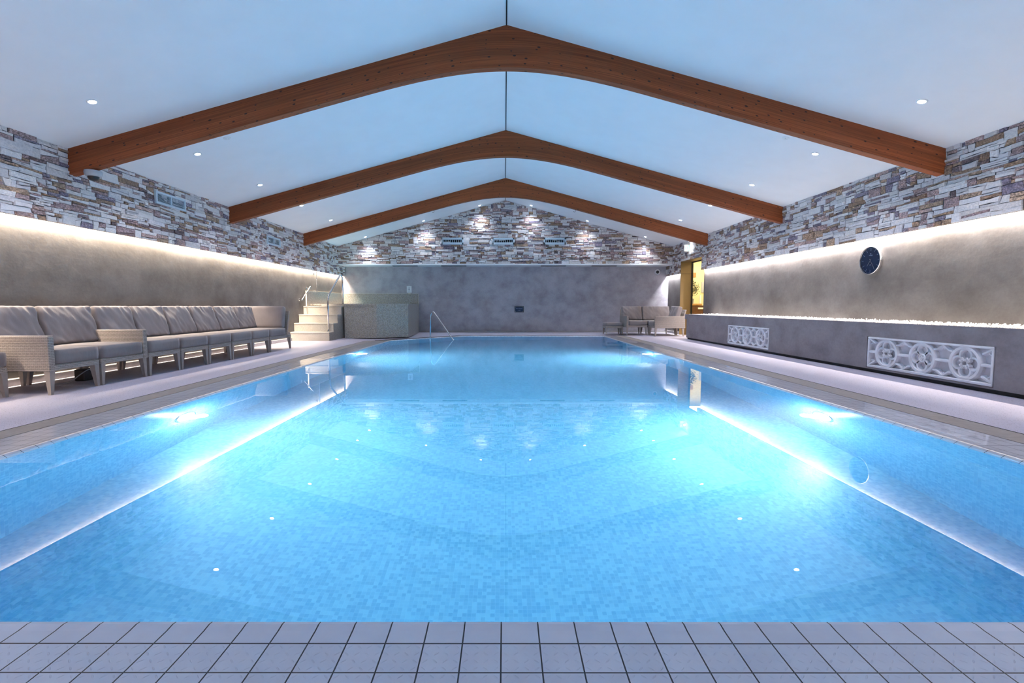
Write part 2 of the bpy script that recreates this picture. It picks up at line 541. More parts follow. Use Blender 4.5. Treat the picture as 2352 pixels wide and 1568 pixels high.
# overflow grate: channel below, cross bars, two rails
bm = bmesh.new()
ring_mesh(bm, grate_in, -.12, grate_out, -.12)
va, vb = ring_mesh(bm, grate_in, -.12, grate_in, -.036)
ring_mesh(bm, grate_out, -.031, grate_out, -.12)
rel(obj('overflow_channel', bm, M['dark'], root))
def grate(name, x0, x1, ya, yb, alongy=True):
    bm = bmesh.new()
    step = .0135
    k = 0
    if alongy:
        y = ya
        while y < yb:
            bx(bm, x0, x1, y, y + .0085, -.045, -.032); y += step
        for t in (.0, .33, .66, 1.0):
            w = .010; x = x0 + (x1 - x0) * t
            bx(bm, max(x0, x - w / 2), min(x1, x + w / 2), ya, yb, -.046, -.0315 if t in (0, 1.0) else -.036)
    else:
        x = x0
        while x < x1:
            bx(bm, x, x + .0085, ya, yb, -.045, -.032); x += step
        for t in (.0, .33, .66, 1.0):
            w = .010; y = ya + (yb - ya) * t
            bx(bm, x0, x1, max(ya, y - w / 2), min(yb, y + w / 2), -.046, -.0315 if t in (0, 1.0) else -.036)
    return rel(obj(name, bm, M['grate'], root))
grate('overflow_grate', PX1 + .402, PX1 + .655, .99, 15.44)
grate('overflow_grate', PX0 - .622, PX0 - .412, .99, 13.28)
grate('overflow_grate', PX0 - .60, PX1 + .65, .785, .985, False)

# underwater lamps
lampspots = []
for sx, y, z, who in ((-1, 4.72, -.72, 'near left'), (1, 4.72, -.70, 'near right'), (-1, 10.35, -.72, 'far left'), (1, 10.3, -.70, 'far right')):
    x = PX0 if sx < 0 else PX1
    L = empty('underwater_light', (x, y, z), label={'near left': 'glowing round underwater lamp on the left pool wall nearest the camera', 'near right': 'glowing round underwater lamp on the right pool wall nearest the camera', 'far left': 'glowing round underwater lamp on the left pool wall near the hot tub', 'far right': 'glowing round underwater lamp on the right pool wall near the corner sofa'}[who], cat='pool light', group='underwater lamps in the pool walls')
    MM = Matrix.Rotation(sx * -PI / 2, 4, 'Y')
    bm = bmesh.new(); lathe(bm, [(.150, 0), (.148, .008), (.132, .010), (.130, .004)], 28, MM); bz = obj('bezel', bm, M['chrome'], L, smooth=.6)
    bm = bmesh.new(); lathe(bm, [(.131, .004), (.11, .016), (.07, .024), (0, .027)], 28, MM); obj('lens', bm, M['poollens'], bz, smooth=True)
    lampspots.append((x - sx * .075, y, z, sx))

# water body
bm = bmesh.new()
wp = offset_poly(pool, [.004] * 5)
a = [bm.verts.new((x, y, ZW)) for x, y in wp]; b = [bm.verts.new((x, y, DEPTH - .02)) for x, y in wp]
bm.faces.new(a); bm.faces.new(b[::-1])
for i in range(n):
    j = (i + 1) % n
    bm.faces.new((a[j], a[i], b[i], b[j]))
bmesh.ops.recalc_face_normals(bm, faces=bm.faces)
obj('water', bm, M['water'], label='still clear blue water filling the swimming pool, mirroring the roof beams', cat='water')

# ------------------------------------------------------------------ floor (falls gently to the pool)
bm = bmesh.new()
mid = [(-4.5, -.4), (4.5, -.4), (4.5, 16.1), (-4.5, 16.1)]
def loop_edges(pts, z):
    v = [bm.verts.new((x, y, z)) for x, y in pts]
    return v, [bm.edges.new((v[i], v[(i + 1) % len(v)])) for i in range(len(v))]
v1, e1 = loop_edges(grate_out, -.030)
v2, e2 = loop_edges(mid, 0)
bmesh.ops.triangle_fill(bm, edges=e1 + e2, use_beauty=True)
v3 = [bm.verts.new((x, y, 0)) for x, y in ((-WP, Y0), (WP, Y0), (WP, Y1), (-WP, Y1))]
for i in range(4):
    j = (i + 1) % 4
    bm.faces.new((v2[i], v3[i], v3[j], v2[j]))
bmesh.ops.recalc_face_normals(bm, faces=bm.faces)
for f in bm.faces:
    if f.normal.z < 0: f.normal_flip()
struct('floor', bm, M['deck'])

# ------------------------------------------------------------------ walls
WHITE = [(.68, .65, .67), (.74, .71, .72), (.62, .59, .60), (.78, .75, .75), (.70, .66, .65)]
PINK = [(.42, .31, .31), (.48, .36, .34), (.38, .28, .29)]
OCHR = [(.37, .26, .19), (.44, .32, .24), (.31, .21, .155)]
PURP = [(.23, .20, .27), (.28, .25, .32), (.20, .15, .16)]
def stonefield(name, u0, u1, v0, v1, to3, mat, parent, seed, topf=None):
    rr = random.Random(seed)
    bm = bmesh.new()
    cl = bm.loops.layers.float_color.new('Col')
    ty = bm.faces.layers.float.new('Typ')
    def stone(P, h):
        # P: 4 corners (u,v) ccw
        c = Vector((sum(p[0] for p in P) / 4, sum(p[1] for p in P) / 4))
        if topf and min(p[1] for p in P) > topf(c[0]) + .03: return
        if topf is None and False: return
        g = rr.uniform(.001, .0032)
        o = []
        for i in range(4):
            a, b = Vector(P[i]), Vector(P[(i + 1) % 4])
            for t in ((0,) if (b - a).length < .05 else (0, rr.uniform(.3, .7))):
                q = a.lerp(b, t)
                j = .006 if t else .004
                onb = q.y < v0 + .001
                q = q + Vector((rr.uniform(-j, j), rr.uniform(-j, j)))
                dirc = c - q
                if dirc.length > .001: q = q + dirc.normalized() * g * 1.6
                if onb: q.y = v0
                o.append(q)
        k = rr.random()
        if k < .58: col, t = rr.choice(WHITE), rr.uniform(0, .22)
        elif k < .76: col, t = rr.choice(PINK), rr.uniform(.6, 1)
        elif k < .90: col, t = rr.choice(OCHR), rr.uniform(.6, 1)
        else: col, t = rr.choice(PURP), rr.uniform(.7, 1)
        m = rr.uniform(.88, 1.1)
        col = tuple(min(1, x * m) for x in col) + (1,)
        base = [bm.verts.new(to3(q[0], q[1], 0)) for q in o]
        tu, tv = rr.uniform(-.05, .05), rr.uniform(-.12, .12)
        bvl = .0045 + .004 * rr.random()
        top = []
        for q in o:
            d = c - q; q2 = q + d.normalized() * min(bvl, d.length * .4) if d.length > 1e-4 else q
            top.append(bm.verts.new(to3(q2[0], q2[1], max(.002, h + (q2[0] - c[0]) * tu + (q2[1] - c[1]) * tv))))
        fs = [bm.faces.new(top)]
        L = len(o)
        for i in range(L): fs.append(bm.faces.new((base[i], base[(i + 1) % L], top[(i + 1) % L], top[i])))
        for f in fs:
            f[ty] = t
            for lp in f.loops: lp[cl] = col
    rows = [v0]
    while rows[-1] < v1: rows.append(rows[-1] + rr.choice((rr.uniform(.06, .09), rr.uniform(.085, .13))))
    def rb(k, u):
        if k == 0: return v0
        return rows[k] + .02 * noise.noise(Vector((u * 1.9, k * 7.3 + seed, 0)))
    H_ = lambda: rr.choice((rr.uniform(.002, .012), rr.uniform(.010, .030), rr.uniform(.022, .042)))
    for k in range(len(rows) - 1):
        us = [u0]
        while us[-1] < u1 - .02:
            w = rr.choice((rr.uniform(.07, .14), rr.uniform(.13, .26), rr.uniform(.2, .42)))
            if u1 - (us[-1] + w) < .08: w = u1 - us[-1]
            us.append(us[-1] + w)
        sls = [0] + [rr.choice((0, rr.uniform(-.012, .012), rr.uniform(-.035, .035))) for _ in us[1:-1]] + [0]
        for ui in range(len(us) - 1):
            w = us[ui + 1] - us[ui]
            def quad(s0, s1, t0, t1):
                P = []
                for s, t in ((s0, t0), (s1, t0), (s1, t1), (s0, t1)):
                    tm = t
                    if 0 < t < 1: tm = t + (s - .5) * skew
                    ua, ub = us[ui] + sls[ui] * (tm - .5), us[ui + 1] + sls[ui + 1] * (tm - .5)
                    uu = ua + (ub - ua) * s
                    b, tp = rb(k, uu), rb(k + 1, uu)
                    P.append((uu, b + (tp - b) * tm))
                return P
            skew = rr.choice((0, rr.uniform(-.12, .12), rr.uniform(-.3, .3)))
            pat = rr.random()
            if w < .12: pat = pat * .6
            if pat < .26: stone(quad(0, 1, 0, 1), H_())
            elif pat < .60:
                m_ = rr.uniform(.3, .7)
                stone(quad(0, 1, 0, m_), H_()); stone(quad(0, 1, m_, 1), H_())
            elif pat < .74:
                a_, b_ = rr.uniform(.24, .38), rr.uniform(.60, .76)
                for t0, t1 in ((0, a_), (a_, b_), (b_, 1)): stone(quad(0, 1, t0, t1), H_())
            else:
                m_ = rr.uniform(.35, .65); s_ = rr.uniform(.3, .7)
                stone(quad(0, s_, 0, m_), H_()); stone(quad(s_, 1, 0, m_), H_())
                if rr.random() < .5: stone(quad(0, 1, m_, 1), H_())
                else:
                    s2 = rr.uniform(.25, .75)
                    stone(quad(0, s2, m_, 1), H_()); stone(quad(s2, 1, m_, 1), H_())
    bmesh.ops.recalc_face_normals(bm, faces=bm.faces)
    return obj(name, bm, mat, parent)

DY0, DY1 = 13.95, 15.60      # doorway
DZ = 2.32
# left
bm = bmesh.new(); bx(bm, -WP - .15, -WP, Y0, Y1 + .15, -.05, 3.1)
wl_ = struct('wall_left', bm, M['plaster'], label='rough taupe plaster wall on the left')
bm = bmesh.new(); bx(bm, -W - .045, -W - .004, Y0, Y1, ZL, 2.95)
bx(bm, -WP, -W - .045, Y0, Y1, ZL + .055, 2.95)
struct('stone_backing', bm, M['grout'], wl_)
stonefield('stone_cladding', Y0, Y1, ZL, ZE + .05, lambda u, v, h: (-W - .004 + h * .55, u, v), M['stone'], wl_, 11)
# right
bm = bmesh.new()
bx(bm, WP, WP + .3, Y0, DY0, -.05, 3.1); bx(bm, WP, WP + .3, DY1, Y1 + .15, -.05, 3.1); bx(bm, WP, WP + .3, DY0, DY1, DZ, 3.1)
wr_ = struct('wall_right', bm, M['plaster'], label='rough taupe plaster wall on the right')
bm = bmesh.new()
for a_, b_, z_ in ((Y0, DY0, ZL), (DY1, Y1, ZL), (DY0, DY1, DZ)):
    bx(bm, W + .004, W + .045, a_, b_, z_, 2.95); bx(bm, W + .045, WP, a_, b_, z_ + .055 * (z_ < 2), 2.95)
struct('stone_backing', bm, M['grout'], wr_)
rt = lambda u, v, h: (W + .004 - h * .55, u, v)
stonefield('stone_cladding', Y0, DY0, ZL, ZE + .05, rt, M['stone'], wr_, 12)
stonefield('stone_cladding', DY0, DY1, DZ, ZE + .05, rt, M['stone'], wr_, 13)
stonefield('stone_cladding', DY1, Y1, ZL, ZE + .05, rt, M['stone'], wr_, 14)
# back: low plaster wall under a soffit, stone gable in front of it
bm = bmesh.new(); bx(bm, -WP - .15, WP + .15, Y1, Y1 + .15, -.05, 2.4)
wb_ = struct('wall_back', bm, M['plaster_back'], label='smooth grey plaster wall at the far end')
bm = bmesh.new()
v = [bm.verts.new(p) for p in ((-WP, YG + .02, 2.30), (WP, YG + .02, 2.30), (WP, YG + .02, zc(WP) + .05), (0, YG + .02, ZR + .05), (-WP, YG + .02, zc(WP) + .05))]
bm.faces.new(v)
struct('gable_backing', bm, M['grout'], wb_)
stonefield('gable_stone', -W, W, 2.315, ZR + .02, lambda u, v, h: (u, YG + .02 - h * .7, v), M['stone'], wb_, 15, topf=lambda u: zc(u))
bm = bmesh.new(); bx(bm, -W + .0, W - .0, YG - .005, Y1, 2.275, 2.315)
so = struct('trim_1', bm, M['white'], label='white soffit below the stone gable')
for i, (a_, b_) in enumerate(((-3.84, -2.99), (-2.18, -1.33), (1.21, 2.06), (2.94, 3.79))):
    box('slot_vent', a_, b_, 16.60, 16.78, 2.268, 2.276, M['dark'], label='narrow dark slot diffuser set in the white soffit, %s of the four' % ('leftmost', 'second from left', 'third from left', 'rightmost')[i], cat='air vent', group='slot diffusers in the soffit')
# front wall behind the camera
bm = bmesh.new(); bx(bm, -WP - .15, WP + .15, Y0 - .15, Y0, -.05, 4.6)
struct('wall_front', bm, M['plaster_back'], label='plaster wall behind the camera')
# ceiling
bm = bmesh.new()
for s in (-1, 1):
    a_ = [(s * (WP + .1), y, zc(WP + .1)) for y in (Y0 - .1, Y1)]; b_ = [(0, y, ZR) for y in (Y0 - .1, Y1)]
    v = [bm.verts.new(p) for p in (a_[0], a_[1], b_[1], b_[0])]
    u = [bm.verts.new((p[0], p[1], p[2] + .12)) for p in (a_[0], a_[1], b_[1], b_[0])]
    bm.faces.new(v); bm.faces.new(u[::-1])
    for i in range(4): bm.faces.new((v[i], u[i], u[(i + 1) % 4], v[(i + 1) % 4]))
bmesh.ops.recalc_face_normals(bm, faces=bm.faces)
struct('ceiling', bm, M['ceiling'])
bm = bmesh.new(); bx(bm, -.008, .008, Y0, YG, ZR - .008, ZR + .004)
struct('trim_2', bm, M['dark'], label='thin dark ridge joint of the white ceiling')
# skirtings
for nm, a_ in (('baseboard_left', (-WP, -W, Y0, 13.7)), ('baseboard_right', (W, WP, Y0, DY0)), ('baseboard_back', (-2.95, WP, Y1 - .07, Y1))):
    bm = bmesh.new(); bx(bm, *a_, 0, .078 if nm != 'baseboard_back' else .045, .004)
    struct(nm, bm, M['skirt'])
bm = bmesh.new(); bx(bm, W, WP, DY1, Y1, 0, .078, .004); struct('baseboard_right', bm, M['skirt'])

# led strips in the coves
for nm, s, a_, b_, m in (('left', -1, Y0, Y1 - .02, 'led'), ('right', 1, Y0, DY0, 'led_r'), ('rear', 1, DY1, Y1 - .02, 'led_r')):
    bm = bmesh.new(); x = s * (W + .062)
    bx(bm, x - .006, x + .006, a_, b_, ZL + .044, ZL + .053)
    obj('led_strip', bm, M[m], label={'left': 'glowing warm light strip hidden behind the stone on the left wall', 'right': 'glowing light strip hidden behind the stone above the clock', 'rear': 'short glowing light strip between the doorway and far corner'}[nm], cat='light strip')

# ------------------------------------------------------------------ beams
BT = .11
def zl(x):
    """underside of the beam"""
    x = abs(x)
    s = ZE - .322 + (W - x) * SL     # parallel line
    # blend to a rounded middle
    k = 2.15
    if x < k:
        zk = ZE - .322 + (W - k) * SL
        t = x / k
        top = 3.888
        # hermite from (0,top,slope0) to (k,zk,-SL)
        h00 = 2 * t ** 3 - 3 * t ** 2 + 1; h01 = -2 * t ** 3 + 3 * t ** 2; h11 = t ** 3 - t ** 2
        return h00 * top + h01 * zk + h11 * (-SL) * k
    return s
def beam(y, label, hook=False):
    rt_ = empty('roof_beam', (0, y, ZE), label=label, cat='beam', group='curved glulam roof beams')
    bm = bmesh.new(); uvl = bm.loops.layers.uv.new('UVMap')
    xs = [-W + i * (2 * W) / 88 for i in range(89)]
    def P(x, t, yy): return (x, yy, zl(x) if t == 0 else zc(x) + .004)
    cols = []
    for x in xs:
        cols.append([bm.verts.new(P(x, t, yy)) for t, yy in ((0, y), (1, y), (1, y + BT), (0, y + BT))])
    off = y * 3.1
    for i in range(88):
        A, B = cols[i], cols[i + 1]
        for q in ((0, 1), (2, 3), (3, 0), (1, 2)):
            f = bm.faces.new((A[q[0]], B[q[0]], B[q[1]], A[q[1]]))
            for lp in f.loops:
                c = lp.vert.co
                if q in ((0, 1), (2, 3)):
                    ref = zl(c.x)
                    lp[uvl].uv = (c.x + off, c.z - ref + off)
                else: lp[uvl].uv = (c.x + off, (c.y - y) + off + 1.3)
    for cc in (cols[0], cols[-1]):
        f = bm.faces.new(cc)
        for lp in f.loops: lp[uvl].uv = (lp.vert.co.y, lp.vert.co.z)
    bmesh.ops.recalc_face_normals(bm, faces=bm.faces)
    o = obj('beam_body', bm, M['wood'], rt_, uv=False)
    o.matrix_parent_inverse = Matrix.Translation(-Vector(rt_.location))
    if hook:
        for hx in (-1.97, 1.92):
            bm = bmesh.new()
            z = zl(hx)
            tube(bm, [(hx, y + .05, z + .01), (hx, y + .05, z - .045)] + [(hx - .022 + .022 * math.cos(a), y + .05, z - .045 + -.022 * math.sin(a)) for a in [i * PI / 8 for i in range(1, 9)]], .005, 6)
            o = obj('hook', bm, M['black'], rt_, smooth=True); o.matrix_parent_inverse = Matrix.Translation(-Vector(rt_.location))
beam(6.32, 'curved orange brown timber roof beam nearest the camera, widest in view')
beam(9.94, 'middle of the three curved timber roof beams')
beam(13.55, 'curved timber roof beam nearest the stone gable', True)

# ------------------------------------------------------------------ downlights
LENSROT = math.atan(SL)
def downlight(x, y, label, group, energy, col, cone=2.0, blend=.7, vis=True, aim=(0, 0, -1)):
    s = 1 if x > 0 else -1
    z = zc(x)
    if vis:
        rt_ = empty('downlight', (x, y, z), label=label, cat='ceiling light', group=group)
        MM = Matrix.Rotation(s * LENSROT, 4, 'Y') @ Matrix.Rotation(PI, 4, 'X')
        bm = bmesh.new(); lathe(bm, [(.055, -.002), (.055, .004), (.048, .008), (.040, .008), (.036, .002)], 24, MM); obj('bezel', bm, M['white'], rt_, smooth=.6)
        bm = bmesh.new(); lathe(bm, [(.036, .003), (.03, .006), (0, .007)], 20, MM); obj('lens', bm, M['lens'], rt_, smooth=True)
    ld = bpy.data.lights.new('spot', 'SPOT'); ld.energy = energy; ld.color = col; ld.spot_size = cone; ld.spot_blend = blend; ld.shadow_soft_size = .035
    lo = bpy.data.objects.new('downlight_lamp', ld); C.objects.link(lo); lo.location = (x, y, z - .03)
    d = Vector(aim).normalized()
    lo.rotation_euler = d.to_track_quat('-Z', 'Y').to_euler()
    if vis: lo.parent = rt_; lo.matrix_parent_inverse = Matrix.Translation(-Vector(rt_.location))
COOL = (.95, .90, 1.0)
ordn = ('nearest the camera', 'second from the camera', 'third from the camera', 'fourth from the camera', 'fifth from the camera', 'sixth from the camera')
DLE, GBE = 42, 58
for s in (-1, 1):
    side = 'left' if s < 0 else 'right'
    for i in range(6):
        downlight(s * 4.59, 5.55 + 1.85 * i, 'small bright round downlight in the %s ceiling slope, %s' % (side, ordn[i]), 'downlights along the ceiling slopes', DLE, COOL)
    for y in (3.7, 1.85, 0, -1.85):  # unseen repeats of each row, added for the light they give
        downlight(s * 4.59, y, 'small bright round downlight in the %s ceiling slope, %s' % (side, {3.7: 'just out of view', 1.85: 'beside the camera', 0: 'above the camera', -1.85: 'behind the camera'}[y]), 'downlights along the ceiling slopes', DLE, COOL)
    for k, x in enumerate((.84, 2.67, 4.57)):
        downlight(s * x, 16.06, 'small round spotlight washing the stone gable, %s of the ridge, %s' % (side, ('closest to it', 'middle one', 'outermost'))if False else 'small round spotlight washing the stone gable, %s %s of the ridge' % (('first', 'second', 'third')[k], side), 'spotlights washing the gable', GBE, (.82, .88, 1.0), 1.75, 1.0, aim=(0, .06, -1))
# ceiling sensors
for s, x, y, lb in ((-1, -4.02, 7.18, 'faint flat round sensor disc in the left ceiling slope'), (1, 4.02, 7.18, 'faint flat round sensor disc in the right ceiling slope')):
    bm = bmesh.new(); MM = Matrix.Translation((x, y, zc(x))) @ Matrix.Rotation(s * LENSROT, 4, 'Y') @ Matrix.Rotation(PI, 4, 'X')
    lathe(bm, [(.05, -.002), (.05, .006), (.03, .010), (.026, .006), (.012, .006), (.010, .02), (0, .02)], 24, MM)
    obj('ceiling_sensor', bm, M['white'], smooth=.6, label=lb, cat='sensor')

# ------------------------------------------------------------------ air vents
def wallvent(y0, y1, z0, z1, label):
    rt_ = empty('air_vent', (-W, (y0 + y1) / 2, (z0 + z1) / 2), label=label, cat='air vent', group='grilles in the left stone wall')
    w, h = (y1 - y0) / 2, (z1 - z0) / 2
    X0 = .0
    def b_(bm, ya, yb, za, zb, xa=0.0, xb=.035, bev=.003): bx(bm, xa, xb, ya, yb, za, zb, bev)
    bm = bmesh.new(); t = .034
    b_(bm, -w, w, h - t, h); b_(bm, -w, w, -h, -h + t); b_(bm, -w, -w + t, -h + t, h - t); b_(bm, w - t, w, -h + t, h - t); b_(bm, -.012, .012, -h + t, h - t)
    fr_ = obj('frame', bm, M['vent'], rt_)
    bm = bmesh.new(); b_(bm, -w + t, w - t, -h + t, h - t, -.006, .006, 0); obj('backing', bm, M['dark'], rt_)
    for a_, c_ in ((-w + t, -.012), (.012, w - t)):
        bm = bmesh.new()
        n_ = 8
        for i in range(n_):
            z = -h + t + (i + .5) * (2 * h - 2 * t) / n_
            bx(bm, .018, .03, a_, c_, z - .0022, z + .0022, 0, M=Matrix())
        obj('louvre', bm, M['vent'], fr_)
wallvent(7.84, 8.56, 2.535, 2.735, 'blue grey louvred air grille in the left stone wall between the first and second beams')
wallvent(11.45, 12.11, 2.352, 2.552, 'blue grey louvred air grille in the left stone wall between the second and third beams')
def gablevent(x0, x1, z0, z1, label):
    rt_ = empty('air_vent', ((x0 + x1) / 2, YG, (z0 + z1) / 2), label=label, cat='air vent', group='pale vents in the stone gable')
    w, h = (x1 - x0) / 2, (z1 - z0) / 2
    bm = bmesh.new(); t = .042
    for a_ in ((-w, w, h - t * 1.5, h), (-w, w, -h, -h + t * 1.7), (-w, -w + t, -h, h), (w - t, w, -h, h)):
        bx(bm, a_[0], a_[1], -.05, 0.02, a_[2], a_[3], .003)
    fr_ = obj('frame', bm, M['vent'], rt_)
    bm = bmesh.new(); bx(bm, -w + t, w - t, .0, .012, -h + t, h - t); obj('backing', bm, M['dark'], rt_)
    for i in range(9):
        x = -w + t + (i + .5) * (2 * w - 2 * t) / 9
        bm = bmesh.new(); bx(bm, x - .007, x + .007, -.03, -.005, -h + t * 1.7, h - t * 1.5)
        obj('slat', bm, M['vent'], fr_)
gablevent(-2.12, -1.40, 2.945, 3.17, 'pale rectangular vent in the stone gable, leftmost of three')
gablevent(-.43, .295, 2.945, 3.17, 'pale rectangular vent in the middle of the stone gable')
gablevent(1.278, 2.0, 2.945, 3.17, 'pale rectangular vent in the stone gable, rightmost of three')

# ------------------------------------------------------------------ seating
def cushion(w, d, h, r=.03, puff=.015, wr=.0, seed=0, cuts=10, axis=2, seam=True):
    """rounded cushion centred at origin, thin along 'axis'"""
    bm = bmesh.new()
    dims = (w, d, h)
    seg = [max(2, int(cuts * x / max(dims))) for x in dims]
    seg = [max(s, 3) for s in seg]
    # build box grid
    vm = {}
    def V(i, j, k):
        key = (i, j, k)
        if key not in vm:
            p = Vector(((i / seg[0] - .5) * w, (j / seg[1] - .5) * d, (k / seg[2] - .5) * h))
            q = Vector([max(-dims[a] / 2 + r, min(dims[a] / 2 - r, p[a])) for a in range(3)])
            e = p - q
            if e.length > 1e-6:
                m = max(abs(e.x), abs(e.y), abs(e.z))
                p = q + e.normalized() * r * min(1, m / r * 1.0)
            oth = [a for a in range(3) if a != axis]
            f = 1
            for a in oth: f *= max(0, 1 - (p[a] / (dims[a] / 2)) ** 2)
            sgn = 1 if p[axis] > 0 else -1
            tt = min(1, abs(p[axis]) / (dims[axis] / 2))
            p[axis] += sgn * puff * f ** .6 * tt
            if wr:
                nv = Vector((p.x * 5 + seed * 3.7, p.y * 5, p.z * 5 + seed))
                nv2 = Vector((p.x * 16 + p.z * 9 + seed, p.y * 6, p.z * 5 - p.x * 5))
                edge = 1 - f ** .5
                p[axis] += sgn * tt * wr * (noise.noise(nv) * .8 + noise.noise(nv2) * (.5 + edge))
            vm[key] = bm.verts.new(p)
        return vm[key]
    a, b, c = seg
    for i in range(a):
        for j in range(b):
            bm.faces.new((V(i, j, 0), V(i, j + 1, 0), V(i + 1, j + 1, 0), V(i + 1, j, 0)))
            bm.faces.new((V(i, j, c), V(i + 1, j, c), V(i + 1, j + 1, c), V(i, j + 1, c)))
    for i in range(a):
        for k in range(c):
            bm.faces.new((V(i, 0, k), V(i + 1, 0, k), V(i + 1, 0, k + 1), V(i, 0, k + 1)))
            bm.faces.new((V(i, b, k), V(i, b, k + 1), V(i + 1, b, k + 1), V(i + 1, b, k)))
    for j in range(b):
        for k in range(c):
            bm.faces.new((V(0, j, k), V(0, j, k + 1), V(0, j + 1, k + 1), V(0, j + 1, k)))
            bm.faces.new((V(a, j, k), V(a, j + 1, k), V(a, j + 1, k + 1), V(a, j, k + 1)))
    return bm

def xf(bm, MM):
    bmesh.ops.transform(bm, matrix=MM, verts=bm.verts); return bm
DEP = .93
def seat_unit(name, loc, rz, w, label, arm=None, corner=False, back=True, seed=1, group=None, top=.455, sc=1.0, cat='sofa', depth=DEP, stool=False):
    rt_ = empty(name, loc, rz, label, cat, group)
    zf0, zf1 = (.243, .305) if not stool else (top - .175, top - .11)
    ct = top
    # frame
    g = .008
    a0 = .07 if arm == 'l' else g
    a1 = w - .07 if arm == 'r' else w - g
    bm = bmesh.new(); bx(bm, g, w - g, 0, depth - .02, zf0, zf1, .008)
    obj('seat_frame', bm, M['weave'], rt_)
    # legs
    fl = []
    for lx, fr in ((g + .035, 1), (w - g - .035, 1), (g + .035, 0), (w - g - .035, 0)):
        bm = bmesh.new()
        s = 1 if lx > w / 2 else -1
        ly = .034 if fr else depth - .085
        tapered(bm, lx, ly, .030, .030, .062, .062, 0, zf0 + .004, dx=s * .014, dy=(-.014 if fr else .016))
        obj('leg', bm, M['leg'], rt_)
    bh = .17
    # seat cushion
    back_t = .16
    cd = depth - (.30 if back else .02)
    c0, c1 = a0 + .004, a1 - .004
    if corner: c1 = w - .27
    bm = cushion(c1 - c0, cd + .04, ct - zf1, .020, .004, .002, seed, 14)
    xf(bm, Matrix.Translation(((c0 + c1) / 2, cd / 2 + .012, (ct + zf1) / 2)))
    obj('seat_cushion', bm, M['fabric'], rt_, smooth=True)
    if corner:
        bm = bmesh.new(); bx(bm, w - .28, w - .02, 0.01, depth - .03, zf1, zf1 + .05); obj('seat_panel', bm, M['weave'], rt_)
    if back:
        # back frame (woven, leaning)
        def lean(bm, y0):
            for v in bm.verts:
                v.co.y += (v.co.z - zf1) * .30
            return bm
        bm = bmesh.new(); bx(bm, g, w - g, depth - .175, depth - .135, zf0, .80, .008); lean(bm, 0)
        obj('back_frame', bm, M['weave'], rt_)
        cw0 = g + .002; cw1 = w - g - .002
        if corner: cw1 = w - .22
        bm = cushion(cw1 - cw0, .135, .46, .028, .012, .017, seed + 5, 40, axis=1)
        xf(bm, Matrix.Translation(((cw0 + cw1) / 2, depth - .245, ct + .218)) @ Matrix.Rotation(-.30, 4, 'X'))
        obj('back_cushion', bm, M['fabric'], rt_, smooth=True)
    if corner:
        bm = bmesh.new()
        # end return: woven outer panel leaning outwards
        vs = bx(bm, w - .20, w - .16, 0.0, depth - .05, zf0, .80, 0)
        for v in bm.verts: v.co.x += (v.co.z - zf1) * .22
        obj('back_frame', bm, M['weave'], rt_)
        bm = cushion(.135, depth - .24, .46, .045, .018, .004, seed + 9, 26, axis=0)
        xf(bm, Matrix.Translation((w - .27, (depth - .24) / 2 + .015, ct + .22)) @ Matrix.Rotation(.22, 4, 'Y'))
        obj('back_cushion', bm, M['fabric'], rt_, smooth=True)
    if arm:
        ax0, ax1 = (0, .068) if arm == 'l' else (w - .068, w)
        bm = bmesh.new(); bx(bm, ax0, ax1, -.012, depth - .03, zf0, .604, .008)
        obj('arm', bm, M['weave'], rt_)
    return rt_

LX = -4.62
rows = [(4.86, 5.485, 'l', False), (5.49, 6.215, 'r', False), (6.235, 6.86, None, False), (6.865, 7.51, None, False), (7.515, 8.155, None, False), (8.16, 8.82, None, False), (8.825, 9.475, None, False), (9.48, 10.44, None, True)]
lbls = ['grey cushioned sofa section with woven arm facing the camera, nearest on the left', 'grey cushioned sofa section with woven arm at its far side, second from the camera', 'armless grey sofa section directly behind the second woven arm', 'armless grey sofa section, fourth along the left wall', 'armless grey sofa section, fifth along the left wall', 'armless grey sofa section, sixth along the left wall', 'last armless grey sofa section before the corner piece on the left', 'grey corner sofa section closing the left row before the steps']
for i, ((a_, b_, arm, cor), lb) in enumerate(zip(rows, lbls)):
    seat_unit('sofa_section', (LX, a_, 0), PI / 2, b_ - a_, lb, arm, cor, seed=i * 3 + 1, group='grey woven sofa sections along the left wall')
seat_unit('footstool', (-4.95, 4.20, 0), PI / 2, .59, 'low grey cushioned stool cut off by the left picture edge', None, False, False, 31, cat='stool', depth=.55)
# far right corner group
seat_unit('footstool', (3.20, 15.52, 0), 0, .575, 'low grey cushioned stool against the far wall left of the corner sofa', None, False, False, 33, top=.378, cat='stool', depth=.56, stool=True)
seat_unit('sofa_section', (3.79, 15.22, 0), 0, .665, 'grey sofa section with woven left arm at the far right', 'l', False, seed=41, group='grey woven corner sofa by the doorway')
seat_unit('sofa_section', (4.46, 15.22, 0), 0, .90, 'grey corner sofa section at the far right between two others', None, False, seed=44, group='grey woven corner sofa by the doorway')
seat_unit('sofa_section', (4.50, 15.215, 0), -PI / 2, .625, 'grey sofa section with broad woven arm beside the doorway', 'r', False, seed=47, group='grey woven corner sofa by the doorway')

# black box with a cable under the sofa
rt_ = empty('power_box', (-5.15, 5.96, 0), label='small black box with a cable lying under the second sofa section', cat='box')
bm = bmesh.new(); bx(bm, -.06, .06, -.16, .14, 0, .14, .012, 2); obj('case', bm, M['black'], rt_)
bm = bmesh.new(); tube(bm, rounded([(.062, -.05, .11), (.10, -.12, .15), (.08, -.22, .10), (.02, -.30, .01), (-.1, -.5, .008)], .08), .006, 8); obj('cable', bm, M['grey'], rt_, smooth=True)

